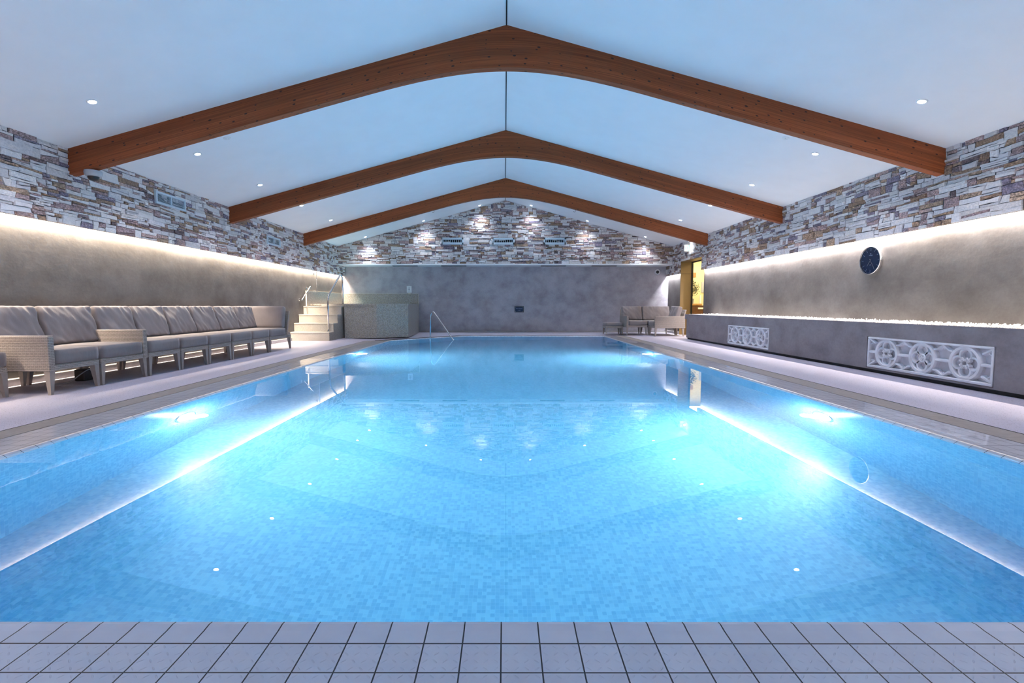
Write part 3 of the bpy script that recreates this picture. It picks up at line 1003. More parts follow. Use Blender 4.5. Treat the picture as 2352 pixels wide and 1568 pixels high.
# ------------------------------------------------------------------ planter wall with pebbles
PXF = 5.0
PYE = 13.42
bm = bmesh.new()
p1 = (4.95, 6.715, .066, .487); p2 = (9.21, 10.93, .066, .487)
ys = [Y0, p1[0], p1[1], p2[0], p2[1], PYE]
# front face with two recesses built from slabs
for a_, b_ in ((ys[0], ys[1]), (ys[2], ys[3]), (ys[4], ys[5])): bx(bm, PXF, PXF + .10, a_, b_, .045, .676)
for a_, b_ in ((ys[1], ys[2]), (ys[3], ys[4])):
    bx(bm, PXF, PXF + .10, a_, b_, .487, .676); bx(bm, PXF, PXF + .10, a_, b_, .045, .066); bx(bm, PXF + .07, PXF + .10, a_, b_, .066, .487)
bx(bm, PXF + .10, WP, PYE - .10, PYE, .045, .676)
rt_ = empty('planter_wall', (PXF, 5, 0), label='long low mauve grey planter wall along the right side', cat='planter')
o = obj('body', bm, M['plaster_low'], rt_); rel(o)
bm = bmesh.new(); bx(bm, PXF, WP, PYE, PYE + .14, .55, .676, .003); bx(bm, PXF - .001, PXF + .012, Y0, PYE + .14, .6765, .682)
bx(bm, PXF + .10, WP, Y0, PYE - .1, .50, .60)
o = obj('cap', bm, M['plaster_low'], rt_); rel(o)
bm = bmesh.new(); bx(bm, PXF + .03, WP, Y0, PYE - .02, .0, .046)
o = obj('plinth', bm, M['dark'], rt_); rel(o)  # near-black colour paints in the shade of the gap under the planter
# pebbles
bm = bmesh.new()
rp = random.Random(5)
ico = bmesh.new(); bmesh.ops.create_icosphere(ico, subdivisions=1, radius=1)
iv = [v.co.copy() for v in ico.verts]; ifc = [[v.index for v in f.verts] for f in ico.faces]; ico.free()
def pebble(x, y, z, s):
    rm = Matrix.Rotation(rp.uniform(0, 6), 3, 'Z') @ Matrix.Rotation(rp.uniform(0, 6), 3, 'X')
    sx, sy, sz = s * rp.uniform(.8, 1.4), s * rp.uniform(.7, 1.1), s * rp.uniform(.5, .9)
    vs = [bm.verts.new(rm @ Vector((c.x * sx, c.y * sy, c.z * sz)) * rp.uniform(.9, 1.1) + Vector((x, y, z))) for c in iv]
    for f in ifc: bm.faces.new([vs[i] for i in f])
for _ in range(8000):
    y = 1.5 + (PYE - 1.6) * rp.random() ** 1.2
    x = PXF + .022 + .62 * rp.random() ** 1.8
    h = .668 + .022 * rp.random() + .018 * (x - PXF) / .6
    pebble(x, y, h - .004, rp.uniform(.006, .013))
v = [bm.verts.new(p) for p in ((PXF + .02, Y0, .668), (WP, Y0, .675), (WP, PYE - .1, .675), (PXF + .02, PYE - .1, .668))]
bm.faces.new(v)
obj('pebbles', bm, M['pebble'], label='white crushed pebbles filling the top of the long planter wall', cat='pebbles', kind='stuff')

# ------------------------------------------------------------------ carved panels
def sweep2(bm, pts, w, z0, z1, closed=False, tp=.62):
    """bar of trapezoid section following 2D pts (u,v), height along n"""
    P = [Vector(p) for p in pts]; n_ = len(P); sec = []
    for i in range(n_):
        a = P[i - 1] if (closed or i > 0) else P[i]
        b = P[(i + 1) % n_] if (closed or i < n_ - 1) else P[i]
        d = (b - a).normalized(); nn = Vector((-d.y, d.x))
        sec.append([bm.verts.new((*(P[i] + nn * o), z)) for o, z in ((-w / 2, z0), (-w / 2 * .98, z0 + (z1 - z0) * .55), (-w / 2 * tp, z1), (w / 2 * tp, z1), (w / 2 * .98, z0 + (z1 - z0) * .55), (w / 2, z0))])
    rng = range(n_) if closed else range(n_ - 1)
    for i in rng:
        A, B = sec[i], sec[(i + 1) % n_]
        for k in range(5): bm.faces.new((A[k], A[k + 1], B[k + 1], B[k]))
    if not closed:
        bm.faces.new(sec[0]); bm.faces.new(sec[-1][::-1])
def arc(cx, cy, r, a0, a1, n=16): return [(cx + r * math.cos(a0 + (a1 - a0) * i / n), cy + r * math.sin(a0 + (a1 - a0) * i / n)) for i in range(n + 1)]
def carved(y0, y1, z0, z1, label):
    # local: u along -Y? u -> +Y, v -> +Z, n -> -X ; u measured from the near end
    Lh, Hh = (y1 - y0), (z1 - z0)
    rt_ = empty('carved_panel', (PXF + .07, y0, z0), label=label, cat='wall panel', group='white carved quatrefoil panels in the planter wall')
    T = Matrix(((0, 0, -1, 0), (1, 0, 0, 0), (0, 1, 0, 0), (0, 0, 0, 1)))
    def fin(nm, bm, mat='marble', par=None):
        xf(bm, T); bmesh.ops.recalc_face_normals(bm, faces=bm.faces)
        return obj(nm, bm, M[mat], par or rt_)
    bm = bmesh.new(); bx(bm, 0, Lh, 0, Hh, 0, .012); fin('backplate', bm, 'marble_back')
    bm = bmesh.new(); b = .026
    for q in ((0, Lh, 0, b * 1.25), (0, Lh, Hh - b, Hh), (0, b, b, Hh - b), (Lh - b, Lh, b, Hh - b)):
        bx(bm, q[0], q[1], q[2], q[3], 0, .075, .006)
    fin('border', bm)
    cy = Hh / 2 + .003; Rr = Hh / 2 - .036
    cxs = (Lh * .185, Lh * .5, Lh * .815)
    for ci, cx in enumerate(cxs):
        bm = bmesh.new()
        sweep2(bm, arc(cx, cy, Rr, 0, 2 * PI, 40)[:-1], .044, .01, .070, True, .62)
        ring_ = fin('ring', bm)
        bm = bmesh.new()
        a_, b_ = Rr * .39, Rr * .50
        for k in range(4):
            th = k * PI / 2
            lx, ly = cx + b_ * math.cos(th), cy + b_ * math.sin(th)
            sweep2(bm, arc(lx, ly, a_, th - (2.06 if ci != 1 else PI), th + (2.06 if ci != 1 else PI), 24), .034, .01, .058, False, .62)
        fin('quatrefoil', bm, par=ring_)
        bm = bmesh.new()
        if ci == 1:
            lathe(bm, [(.052, .01), (.052, .058), (.044, .066), (.038, .06), (.03, .062), (0, .064)], 28, Matrix.Translation((cx, cy, 0)))
            for q in arc(cx, cy, .024, 0, 2 * PI, 6)[:-1]: lathe(bm, [(.009, .06), (.008, .069), (0, .071)], 10, Matrix.Translation((q[0], q[1], 0)))
            lathe(bm, [(.011, .06), (.009, .072), (0, .074)], 12, Matrix.Translation((cx, cy, 0)))
            fin('rosette', bm, par=ring_)
        else:
            for k in range(4):
                th = PI / 4 + k * PI / 2
                for s in (-1, 1):
                    for rr_, tt in ((Rr * .34, .30), (Rr * .22, .42)):
                        qx, qy = cx + rr_ * math.cos(th + s * tt), cy + rr_ * math.sin(th + s * tt)
                        lathe(bm, [(.0135, .03), (.0135, .066), (.009, .071), (.0065, .064), (0, .066)], 12, Matrix.Translation((qx, qy, 0)))
                sweep2(bm, [(cx + q * math.cos(th), cy + q * math.sin(th)) for q in (Rr * .26, Rr * .42, Rr * .6)], .016, .01, .060)
            fin('scrolls', bm, par=ring_)
    # links, leaves
    bm = bmesh.new()
    for a_, b_ in ((.02, cxs[0] - Rr), (cxs[0] + Rr, cxs[1] - Rr), (cxs[1] + Rr, cxs[2] - Rr), (cxs[2] + Rr, Lh - .02)):
        sweep2(bm, [(a_ - .008, cy), (b_ + .008, cy)], .040, .01, .066, False, .5)
    fin('link_bar', bm)
    for mx in ((cxs[0] + cxs[1]) / 2, (cxs[1] + cxs[2]) / 2):
        for s in (-1, 1):
            bm = bmesh.new()
            ty = cy + s * (Hh / 2 - .045)
            for t in (-1, 1):
                sweep2(bm, [(mx + t * .118, cy + s * (Hh / 2 - .088)), (mx + t * .075, cy + s * (Hh / 2 - .082)), (mx + t * .035, cy + s * (Hh / 2 - .055)), (mx, cy + s * (Hh / 2 - .034))], .034, .01, .064, False, .5)
            sweep2(bm, [(mx - .020, ty - s * .030), (mx, ty - s * .010), (mx + .020, ty - s * .030)], .018, .01, .052)
            fin('leaf_tracery', bm)
    for ex, t in ((.03, 1), (Lh - .03, -1)):
        for s in (-1, 1):
            bm = bmesh.new()
            sweep2(bm, [(ex - t * .008, cy + s * (Hh / 2 - .030)), (ex + t * .045, cy + s * (Hh / 2 - .060)), (ex + t * .10, cy + s * (Hh / 2 - .088))], .034, .01, .064, False, .5)
            sweep2(bm, [(ex + t * .01, cy + s * (Hh / 2 - .100)), (ex + t * .045, cy + s * (Hh / 2 - .075))], .018, .01, .05)
            fin('leaf_tracery', bm)
carved(4.965, 6.70, .07, .484, 'white carved stone quatrefoil panel in the planter wall, larger in view and nearest')
carved(9.225, 10.915, .07, .484, 'white carved stone quatrefoil panel in the planter wall, farther one below the doorway end')

# ------------------------------------------------------------------ clock
rt_ = empty('wall_clock', (WP, 7.575, 1.607), label='round dark blue wall clock with thin chrome rim on the right wall', cat='clock')
T = Matrix(((0, 0, -1, 0), (1, 0, 0, 0), (0, 1, 0, 0), (0, 0, 0, 1)))   # u->Y, v->Z, n->-X
bm = bmesh.new(); lathe(bm, [(.205, 0), (.215, .006), (.215, .05), (.211, .055), (.203, .055), (.201, .045)], 56); xf(bm, T); obj('rim', bm, M['chrome'], rt_, smooth=.7)
bm = bmesh.new(); lathe(bm, [(.202, .035), (.13, .036), (0, .036)], 56); xf(bm, T); dial_ = obj('dial', bm, M['clockface'], rt_)
bm = bmesh.new()
def rbar(bm, th, r0, r1, w, z=.0375, h=.0015):
    # clock angle th clockwise as seen from the room: viewer looks +X, so right is -Y -> u negative
    d = Vector((-math.sin(th), math.cos(th))); nn = Vector((d.y, -d.x))
    q = [d * r0 + nn * w / 2, d * r1 + nn * w / 2, d * r1 - nn * w / 2, d * r0 - nn * w / 2]
    lo = [bm.verts.new((p.x, p.y, z)) for p in q]; hi = [bm.verts.new((p.x, p.y, z + h)) for p in q]
    bm.faces.new(hi); 
    for i in range(4): bm.faces.new((lo[i], lo[(i + 1) % 4], hi[(i + 1) % 4], hi[i]))
for k in range(12): rbar(bm, k * PI / 6, .145, .19, .0035)
for k in range(60):
    if k % 5: rbar(bm, k * PI / 30, .184, .193, .0018)
xf(bm, T); bmesh.ops.recalc_face_normals(bm, faces=bm.faces); obj('hour_marks', bm, M['signtext'], dial_, label='pale hour marks')
bm = bmesh.new()
for (a_, b_, c_, d_) in ((-.036, .036, .076, .082), (-.006, .006, .093, .108), (-.018, .018, -.072, -.066)):
    bx(bm, a_, b_, c_, d_, .0375, .039)
xf(bm, T); obj('dial_print', bm, M['signtext'], dial_)
for nm, th, ln, w in (('minute_hand', math.radians(146), .155, .005), ('hour_hand', math.radians(216), .105, .006)):
    bm = bmesh.new(); rbar(bm, th, -.03, ln, w, .041, .002); xf(bm, T); bmesh.ops.recalc_face_normals(bm, faces=bm.faces); obj(nm, bm, M['chrome'], rt_)

# ------------------------------------------------------------------ hot tub, steps, rails
tub = [(-WP + .002, 14.06), (-4.56, 14.06), (-4.55, 13.72), (-3.66, 13.80), (-2.86, 14.27), (-2.93, 16.25), (-3.03, Y1 - .004), (-WP + .002, Y1 - .004)]
rt_ = empty('hot_tub', (-4.2, 15.4, 0), label='raised faceted hot tub clad in beige grey mosaic in the far left corner', cat='hot tub')
bm = bmesh.new()
tp_ = tub
for i in range(6):
    a_, b_ = tp_[i], tp_[i + 1]
    # curved facets: subdivide with uv along length
    q = [bm.verts.new((*a_, 0)), bm.verts.new((*b_, 0)), bm.verts.new((*b_, .93)), bm.verts.new((*a_, .93))]
    bm.faces.new(q)
bmesh.ops.remove_doubles(bm, verts=bm.verts, dist=1e-4)
rel(obj('tub_wall', bm, M['spa_tile'], rt_))
bm = bmesh.new()
A = tub[1:6]
def inset(pts, d):
    out = []
    for i, p in enumerate(pts):
        c = Vector((-4.3, 15.6)); v = Vector(p) - c
        out.append(tuple(c + v * (1 + d / v.length)))
    return out
oo, ii = inset(tub, .025), inset(tub, -.30)
oo[0] = (tub[0][0], oo[0][1]); oo[7] = tub[7]; oo[6] = (oo[6][0], tub[6][1]); ii[6] = (ii[6][0], tub[6][1] - .02); ii[7] = (tub[7][0] + .25, tub[7][1] - .02); ii[0] = (tub[0][0] + .25, ii[0][1])
for za, zb in ((.925, .975),):
    n7 = 8
    ol, oh = [bm.verts.new((*p, za)) for p in oo], [bm.verts.new((*p, zb)) for p in oo]
    il, ih = [bm.verts.new((*p, za)) for p in ii], [bm.verts.new((*p, zb)) for p in ii]
    for i in range(n7):
        j = (i + 1) % n7
        bm.faces.new((ol[i], ol[j], oh[j], oh[i])); bm.faces.new((oh[i], oh[j], ih[j], ih[i])); bm.faces.new((ih[i], ih[j], il[j], il[i])); bm.faces.new((il[i], il[j], ol[j], ol[i]))
bmesh.ops.recalc_face_normals(bm, faces=bm.faces)
rel(obj('rim', bm, M['spa_tile'], rt_))
bm = bmesh.new(); bm.faces.new([bm.verts.new((*p, .90)) for p in ii]); rel(obj('tub_water', bm, M['pool_tile'], rt_))
# tiled upstands on the walls
bm = bmesh.new(); bx(bm, -WP, -WP + .03, 13.82, Y1, 0.9, 1.334); bx(bm, -WP, -3.03, Y1 - .03, Y1, 0, 1.334)
struct('trim_3', bm, M['spa_tile'], label='mosaic splashback around the hot tub')
bm = bmesh.new(); bx(bm, -WP, -WP + .034, 13.815, Y1, 1.334, 1.342); bx(bm, -WP, -WP + .034, 13.812, 13.82, .9, 1.342); bx(bm, -WP, -3.03, Y1 - .034, Y1, 1.334, 1.340); bx(bm, -3.03, -3.024, Y1 - .034, Y1, 0, 1.34)
struct('trim_4', bm, M['cream'], label='pale edging strip of the mosaic splashback')

rt_ = empty('spa_steps', (-5.1, 12.66, 0), label='four pale stone steps climbing to the hot tub along the left wall', cat='steps')
ys_ = [12.655, 12.985, 13.31, 13.63, 14.0]
for k in range(4):
    zb, zt = .2265 * k, .2265 * (k + 1)
    x1 = -4.60
    bm = bmesh.new()
    bx(bm, -WP + .003, x1 - .012, ys_[k] + .012, 14.04, zb - (.03 if k else 0), zt - .03)
    rel(obj('riser', bm, M['step'], rt_))
    bm = bmesh.new(); bx(bm, -WP + .003, x1, ys_[k] - .004, ys_[k + 1] + .03 if k < 3 else 14.02, zt - .03, zt, .006, 2)
    rel(obj('tread', bm, M['step'], rt_))
bm = bmesh.new()
for k in range(4):
    bx(bm, -4.612, -4.603, ys_[k] + .02, 13.72, .2265 * k - (.03 if k else 0), .2265 * (k + 1) - .03)
rel(obj('mosaic_side', bm, M['spa_tile'], rt_))
bm = bmesh.new(); bx(bm, -5.30, -4.62, 14.02, 14.30, .906, .955, .006); bx(bm, -4.95, -4.82, 14.1, 14.2, .955, .975, .004)
obj('kerb_block', bm, M['step'], label='low pale stone kerb at the top of the hot tub steps', cat='kerb')

def flange(bm, x, y, z, r=.04, ax='Z'):
    MM = Matrix.Translation((x, y, z))
    if ax == 'X': MM = MM @ Matrix.Rotation(PI / 2, 4, 'Y')
    lathe(bm, [(0, -.001), (r, -.001), (r, .006), (r * .7, .012), (r * .45, .014)], 20, MM)
rt_ = empty('handrail', (-4.725, 12.93, .2265), label='tall bent steel handrail rising over the hot tub steps', cat='handrail')
pts = rounded([(-4.725, 12.93, .2265), (-4.725, 12.96, 1.16), (-4.725, 14.02, 1.83), (-4.725, 14.16, 1.72), (-4.725, 14.15, .91)], [.12, .20, .12], 9)
bm = bmesh.new(); tube(bm, pts, .0245, 14); rel(obj('rail', bm, M['chrome'], rt_, smooth=True))
for y, z in ((12.93, .2265), (14.15, .906)):
    bm = bmesh.new(); flange(bm, -4.725, y, z); rel(obj('flange', bm, M['chrome'], rt_, smooth=.6))
rt_ = empty('pool_handrail', (-2.24, 14.42, -.03), label='bent steel handrail sloping down into the far left of the pool', cat='handrail')
d_ = Vector((-1.45, 13.65, -.09)) - Vector((-2.24, 14.40, 0)); dxy = Vector((d_.x, d_.y, 0)).normalized()
b0 = Vector((-2.24, 14.42, -.034))
pts = rounded([b0, b0 + Vector((.02, 0, .70)), b0 + Vector((.02, 0, .80)) + dxy * .13, b0 + dxy * 1.10 + Vector((0, 0, -.055)), b0 + dxy * 1.19 + Vector((0, 0, -.16))], [.10, .12, .06], 9)
bm = bmesh.new(); tube(bm, pts, .021, 14); rel(obj('rail', bm, M['chrome'], rt_, smooth=True))
bm = bmesh.new(); flange(bm, *b0); rel(obj('flange', bm, M['chrome'], rt_, smooth=.6))

def grab(p0, p1, label, r=.018):
    rt_ = empty('grab_bar', p0, label=label, cat='grab bar')
    p0, p1 = Vector(p0), Vector(p1)
    bm = bmesh.new(); tube(bm, [p0, p1], r, 14); rel(obj('bar', bm, M['chrome'], rt_, smooth=.8))
    d = (p1 - p0)
    for t in (.06, .92):
        q = p0 + d * t
        bm = bmesh.new(); tube(bm, [q, (-WP + .004, q.y, q.z)], r * .75, 10); flange(bm, -WP, q.y, q.z, .036, 'X'); rel(obj('bracket', bm, M['chrome'], rt_, smooth=.8))
grab((-5.58, 13.33, 1.06), (-5.58, 13.95, 1.455), 'slanted steel grab bar on the left wall beside the steps')
grab((-5.59, 14.45, 1.29), (-5.59, 14.45, 1.92), 'upright steel grab bar on the left wall above the splashback', .014)

# control plate on back wall
rt_ = empty('control_panel', (-3.345, Y1, 1.49), label='small white notice plate on the far wall above the mosaic', cat='wall plate')
bm = bmesh.new(); bx(bm, -.084, .084, -.03, 0, -.113, .113, .006, 2); obj('plate', bm, M['white'], rt_)
bm = bmesh.new(); lathe(bm, [(.035, .031), (.028, .033), (0, .033)], 20, Matrix.Rotation(PI / 2, 4, 'X')); bx(bm, -.045, .045, -.033, -.03, -.07, -.05); bx(bm, -.02, .02, -.033, -.03, .05, .075); obj('symbol', bm, M['grey'], rt_)
bm = bmesh.new(); bx(bm, -.035, .05, -.05, 0, -.165, -.128, .004); obj('push_button', bm, M['cream'], rt_)

# depth plaque
rt_ = empty('depth_sign', (.482, Y1, .80), label='small navy plaque reading Pool Depth on the far wall', cat='sign')
bm = bmesh.new(); bx(bm, -.163, .163, -.02, 0, -.108, .108, .004); obj('frame', bm, M['signblack'], rt_)
bm = bmesh.new()
for q in ((-.150, .150, .086, .096), (-.150, .150, -.096, -.086), (-.150, -.140, -.096, .096), (.140, .150, -.096, .096)): bx(bm, q[0], q[1], -.024, -.019, q[2], q[3])
for sx in (-1, 1):
    for sz in (-1, 1): lathe(bm, [(.013, .02), (.013, .026), (0, .027)], 12, Matrix.Translation((sx * .130, 0, sz * .076)) @ Matrix.Rotation(PI / 2, 4, 'X'))
obj('border', bm, M['signgold'], rt_)
bm = bmesh.new(); bx(bm, -.138, .138, -.0225, -.019, -.084, .084); pn_ = obj('panel', bm, M['signnavy'], rt_)
def text(name, s, size, loc, mat, parent, rot=(PI / 2, 0, 0), ext=.001):
    cu = bpy.data.curves.new(name, 'FONT'); cu.body = s; cu.size = size; cu.align_x = 'CENTER'; cu.align_y = 'CENTER'; cu.extrude = ext
    o = bpy.data.objects.new(name, cu); C.objects.link(o)
    dg = bpy.context.evaluated_depsgraph_get()
    me = bpy.data.meshes.new_from_object(o.evaluated_get(dg)); bpy.data.objects.remove(o)
    me.materials.clear(); me.materials.append(M[mat])
    o = bpy.data.objects.new(name, me); C.objects.link(o); o.parent = parent; o.location = loc; o.rotation_euler = rot
    return o
text('lettering', 'Pool Depth', .050, (0, -.024, .026), 'signtext', pn_)
text('lettering', '1.5m', .052, (0, -.024, -.040), 'signtext', pn_)

# round wall speaker
rt_ = empty('wall_speaker', (5.275, Y1, 2.085), label='small round white fitting with dark centre high on the far wall', cat='speaker')
MM = Matrix.Rotation(PI / 2, 4, 'X')
bm = bmesh.new(); lathe(bm, [(.092, 0), (.092, .03), (.08, .045), (.062, .05), (.055, .045)], 32, MM); obj('housing', bm, M['white'], rt_, smooth=.7)
bm = bmesh.new(); lathe(bm, [(.056, .044), (.04, .06), (.02, .068), (0, .07)], 24, MM); obj('dome', bm, M['black'], rt_, smooth=True)
# dome camera under the first beam
rt_ = empty('security_camera', (-5.33, 6.40, zl(5.33)), label='grey dome camera hanging under the left end of the nearest beam', cat='camera')
bm = bmesh.new(); lathe(bm, [(0, .0), (.095, .0), (.098, -.02), (.094, -.05), (.080, -.068), (.062, -.072)], 32); obj('housing', bm, M['grey'], rt_, smooth=.8)
bm = bmesh.new(); lathe(bm, [(.064, -.070), (.060, -.095), (.040, -.118), (0, -.128)], 28); obj('dome', bm, M['black'], rt_, smooth=True)
bm = bmesh.new(); tube(bm, rounded([(-.09, .0, -.008), (-.15, .0, -.012), (-.235, .0, .01)], .03), .004, 6); obj('cable', bm, M['black'], rt_, smooth=True)

# ------------------------------------------------------------------ exit sign (projects from the wall, faces the camera)
rt_ = empty('exit_sign', (W, 14.86, 2.66), label='lit white exit sign with green running figure above the doorway', cat='sign')
bm = bmesh.new(); bx(bm, -.165, -.003, 0, .03, -.10, .10, .004); obj('box', bm, M['exitface'], rt_)
bm = bmesh.new(); bx(bm, -.012, .004, -.012, .05, -.115, .115, .003); obj('bracket', bm, M['grey'], rt_)
bm = bmesh.new()
def fl(bm, pts, y=-.002):
    a = [bm.verts.new((x, y, z)) for x, z in pts]; b = [bm.verts.new((x, 0, z)) for x, z in pts]
    bm.faces.new(a)
    for i in range(len(a)): bm.faces.new((a[i], b[i], b[(i + 1) % len(a)], a[(i + 1) % len(a)]))
fl(bm, [(-.075, -.085), (-.015, -.085), (-.015, .085), (-.075, .085), (-.075, .072), (-.030, .072), (-.030, -.072), (-.075, -.072)])
lathe(bm, [(.013, .0), (.013, .002), (0, .002)], 12, Matrix.Translation((-.065, 0, .048)) @ Matrix.Rotation(PI / 2, 4, 'X'))
fl(bm, [(-.08, .03), (-.055, .033), (-.05, -.005), (-.045, -.03), (-.052, -.062), (-.064, -.06), (-.060, -.03), (-.072, -.012), (-.095, -.045), (-.105, -.037), (-.085, .0)])
fl(bm, [(-.155, .0), (-.125, .032), (-.125, .010), (-.10, .010), (-.10, -.010), (-.125, -.010), (-.125, -.032)])
bmesh.ops.recalc_face_normals(bm, faces=bm.faces)
obj('pictogram', bm, M['exitgreen'], rt_, label='green running figure and arrow')

# ------------------------------------------------------------------ doorway and the corridor beyond
XD = 5.965
bm = bmesh.new()
bx(bm, W + .004, XD, DY1 - .012, DY1 + .01, 0, DZ, 0); bx(bm, W + .004, XD, DY0 - .01, DY0 + .002, 1.94, DZ, 0); bx(bm, WP, XD, DY0 - .01, DY0 + .002, 0, 1.95, 0); bx(bm, W + .004, XD, DY0, DY1, DZ - .012, DZ + .02, 0)
o = struct('door_1', bm, M['ochre'], label='doorway lined with ochre panels at the far right')
bm = bmesh.new(); bx(bm, W + .002, XD, DY1 - .0135, DY1 - .0115, 1.93, 1.936); obj('panel_joint', bm, M['dark'], o)
bm = bmesh.new()
for q in ((DY1 - .045, DY1 - .012, 0, DZ - .02), (DY0, DY0 + .04, 0, DZ - .02), (DY0, DY1, DZ - .045, DZ - .012)): bx(bm, XD - .035, XD + .01, q[0], q[1], q[2], q[3], .003)
obj('frame', bm, M['black'], o)
bm = bmesh.new(); bx(bm, XD - .012, XD - .004, DY0 + .04, DY1 - .045, .01, DZ - .045); obj('pane', bm, M['glass'], o)
# corridor shell
bm = bmesh.new()
bx(bm, XD + .01, 9.0, 20.2, 20.35, 0, 2.8)          # end wall
bx(bm, XD + .0, XD + .012, DY1 - .012, 20.2, 0, 2.8)    # side wall next to pool hall
bx(bm, 9.0, 9.1, 13.0, 20.2, 0, 2.8)
bx(bm, XD + .01, 9.0, 12.9, 13.0, 0, 2.8)
bx(bm, XD + .01, 9.0, 13.0, 20.2, 2.8, 2.85)
struct('wall_corridor', bm, M['yellow'], label='yellow corridor walls seen through the doorway')
bm = bmesh.new(); bx(bm, W, 9.0, 13.0, 20.2, -.06, -.001); struct('floor_corridor', bm, M['oak'])
rt_ = empty('side_cabinet', (6.70, 17.2, 0), label='dark brown cabinet with oak top in the corridor beyond the doorway', cat='cabinet')
bm = bmesh.new(); bx(bm, -.45, .28, -.2, .25, 0, .93, .005); obj('body', bm, M['brown'], rt_)
bm = bmesh.new(); bx(bm, -.47, .16, -.22, .27, .93, .995, .005); obj('top', bm, M['oak'], rt_)
bm = bmesh.new(); bx(bm, .02, .30, -.23, -.2, .80, .86, .002); obj('shelf_edge', bm, M['white'], rt_)
rt_ = empty('potted_plant', (6.56, 17.15, .995), label='dark leafy plant in a grey pot on the corridor cabinet', cat='plant')
bm = bmesh.new(); lathe(bm, [(0, 0), (.055, 0), (.072, .16), (.075, .175), (.066, .175), (.060, .15), (0, .15)], 20); obj('pot', bm, M['pot'], rt_, smooth=.7)
bm = bmesh.new(); tube(bm, [(0, 0, .15), (.01, 0, .35), (-.01, .01, .7)], .009, 6)
for k in range(12):
    a_ = rp.uniform(0, 6.3); z = rp.uniform(.25, .68)
    tube(bm, [(0, 0, z), (.10 * math.cos(a_), .10 * math.sin(a_), z + .06)], .004, 5)
obj('stem', bm, M['brown'], rt_)
bm = bmesh.new()
for k in range(700):
    a_ = rp.uniform(0, 2 * PI); ph = math.acos(rp.uniform(-1, 1)); rr_ = rp.uniform(.35, 1)
    c = Vector((.25 * rr_ * math.sin(ph) * math.cos(a_), .20 * rr_ * math.sin(ph) * math.sin(a_), .53 + .31 * rr_ * math.cos(ph)))
    rm = Matrix.Rotation(rp.uniform(0, 6.3), 3, 'Z') @ Matrix.Rotation(rp.uniform(-1, 1), 3, 'X') @ Matrix.Rotation(rp.uniform(-.6, .6), 3, 'Y')
    l_, w_ = rp.uniform(.035, .06), rp.uniform(.012, .02)
    vs = [bm.verts.new(c + rm @ Vector(p)) for p in ((0, 0, 0), (l_ * .4, w_, .004), (l_, 0, -.006), (l_ * .4, -w_, .004))]
    bm.faces.new(vs)
obj('foliage', bm, M['leaf'], rt_)
bm = bmesh.new(); bx(bm, 7.0, 7.10, 18.0, 18.02, 1.0, 1.5, .003)
bm.free()
bm = bmesh.new(); bx(bm, XD + .9, XD + 1.0, 17.0, 17.02, 1.18, 1.74, .002)
bm.free()
# panel on corridor end wall and a lit picture
T2 = lambda u, v, y: (CAMX + (u - 1158.4) * y / 1115.5, y, .9 - (v - 703.6) * y / 1118)
def flat(name, u0, u1, v0, v1, y, mat, label, cat, parent=None):
    a_ = T2(u0, v1, y); b_ = T2(u1, v0, y)
    return box(name, a_[0], b_[0], y - .02, y, a_[2], b_[2], mat, parent, label=label, cat=cat)
# corridor back partition closer to the doorway, carrying switches
bm = bmesh.new(); bx(bm, 6.35, 9.0, 18.2, 18.3, 0, 2.8); struct('wall_partition', bm, M['yellow'], label='yellow partition behind the potted plant')
flat('switch_panel', 1607.5, 1613.5, 648, 672, 18.19, M['grey'], 'grey switch plate on the yellow corridor wall at the door edge', 'switch panel')
flat('picture_frame', 1588, 1594.5, 627, 637, 18.19, M['oak'], 'small amber framed picture above the plant in the corridor', 'picture')
flat('white_column', 1604, 1607.5, 678, 697, 18.19, M['white'], 'narrow white strip on the corridor wall right of the plant pot', 'panel')

# ------------------------------------------------------------------ lights
def area(name, loc, sx, sy, energy, col, rot=(0, 0, 0), spread=PI):
    ld = bpy.data.lights.new(name, 'AREA'); ld.shape = 'RECTANGLE'; ld.size = sx; ld.size_y = sy; ld.energy = energy; ld.color = col; ld.spread = spread
    o = bpy.data.objects.new(name, ld); C.objects.link(o); o.location = loc; o.rotation_euler = rot
    return o
def cove(s, a_, b_, per_m, col, n_):
    L_ = (b_ - a_) / n_
    for i in range(n_):
        c = col(i / max(1, n_ - 1)) if callable(col) else col
        area('cove_lamp', (s * (W + .061), a_ + (i + .5) * L_, ZL + .038), .03, L_, per_m * L_, c)
WARM = (1, .84, .64)
POOLE = 375
COVE = 40
cove(-1, Y0 + .02, Y1 - .03, COVE, WARM, 5)
cove(1, Y0 + .02, DY0 - .01, COVE, lambda t: (1, .84 + .08 * t, .64 + .26 * t), 5)
cove(1, DY1 + .01, Y1 - .03, COVE, (.95, .95, 1), 1)
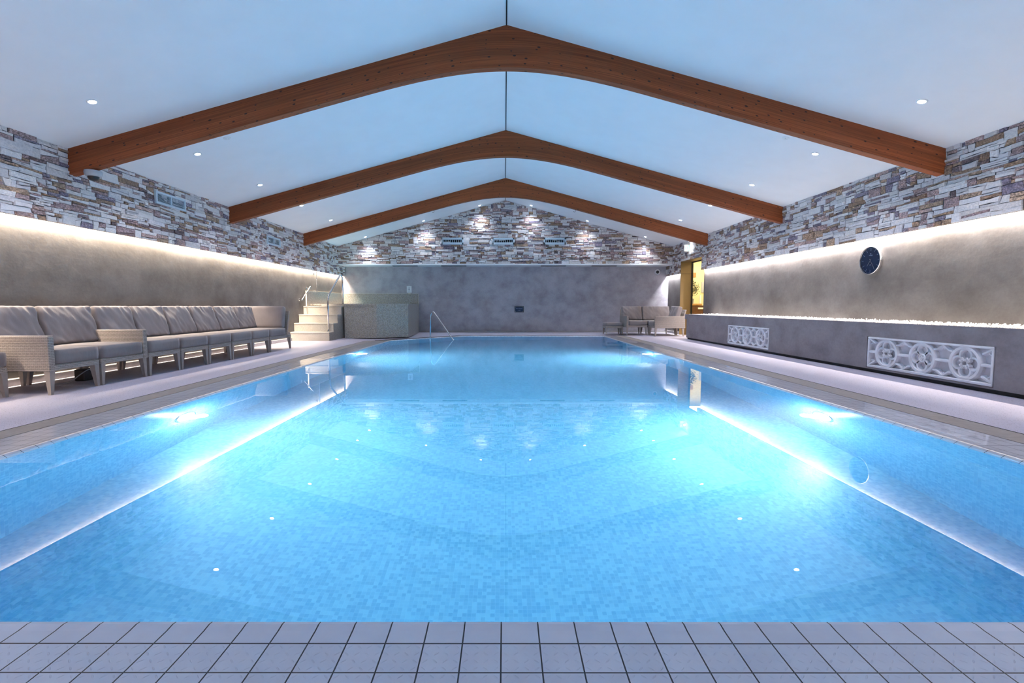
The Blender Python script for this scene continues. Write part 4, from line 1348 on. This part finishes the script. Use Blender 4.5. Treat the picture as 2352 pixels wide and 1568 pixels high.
for i, p in enumerate(lampspots):
    ld = bpy.data.lights.new('pool_lamp', 'SPOT'); ld.energy = POOLE; ld.color = (.92, .95, 1); ld.shadow_soft_size = .06; ld.spot_size = 2.95; ld.spot_blend = 1.0
    o = bpy.data.objects.new('pool_lamp', ld); C.objects.link(o); o.location = p[:3]
    o.rotation_euler = Vector((-p[3], .0, .02)).to_track_quat('-Z', 'Y').to_euler()
    ld = bpy.data.lights.new('pool_lamp', 'POINT'); ld.energy = POOLE * .07; ld.color = (.92, .97, 1); ld.shadow_soft_size = .05  # extra point light, added to make the halo around each lamp
    o = bpy.data.objects.new('pool_lamp', ld); C.objects.link(o); o.location = (p[0] - p[3] * .06, p[1] + .05, p[2])
area('corridor_lamp', (7.2, 16.3, 2.7), 1.2, 3, 75, (1, .90, .66))
ld = bpy.data.lights.new('exit_glow', 'POINT'); ld.energy = 2.2; ld.color = (1, 1, .94); ld.shadow_soft_size = .02
o = bpy.data.objects.new('exit_glow', ld); C.objects.link(o); o.location = (W - .07, 14.74, 2.66)
area('corridor_lamp', (6.8, 14.6, 2.7), .8, .8, 30, (1, .86, .55))

w = bpy.data.worlds.new('World'); S.world = w; w.use_nodes = True
w.node_tree.nodes['Background'].inputs[0].default_value = (.5, .6, .8, 1)
w.node_tree.nodes['Background'].inputs[1].default_value = .02

# ------------------------------------------------------------------ camera
cd = bpy.data.cameras.new('Camera'); cam = bpy.data.objects.new('Camera', cd); C.objects.link(cam)
cd.sensor_width = 36; cd.sensor_fit = 'HORIZONTAL'; cd.lens = 1115.477 / 2352 * 36
cd.shift_x = (1176 - 1158.44) / 2352
cd.clip_start = .05
cam.location = (CAMX, 0, CAMZ)
cam.rotation_euler = (PI / 2 - .07216, 0, .00072)
S.camera = cam
S.view_settings.view_transform = 'Standard'
S.view_settings.look = 'None'
S.view_settings.exposure = 0.56
S.view_settings.gamma = 1.0
S.view_settings.use_curve_mapping = False
S.cycles.max_bounces = 12
S.cycles.diffuse_bounces = 5
S.cycles.sample_clamp_indirect = 8
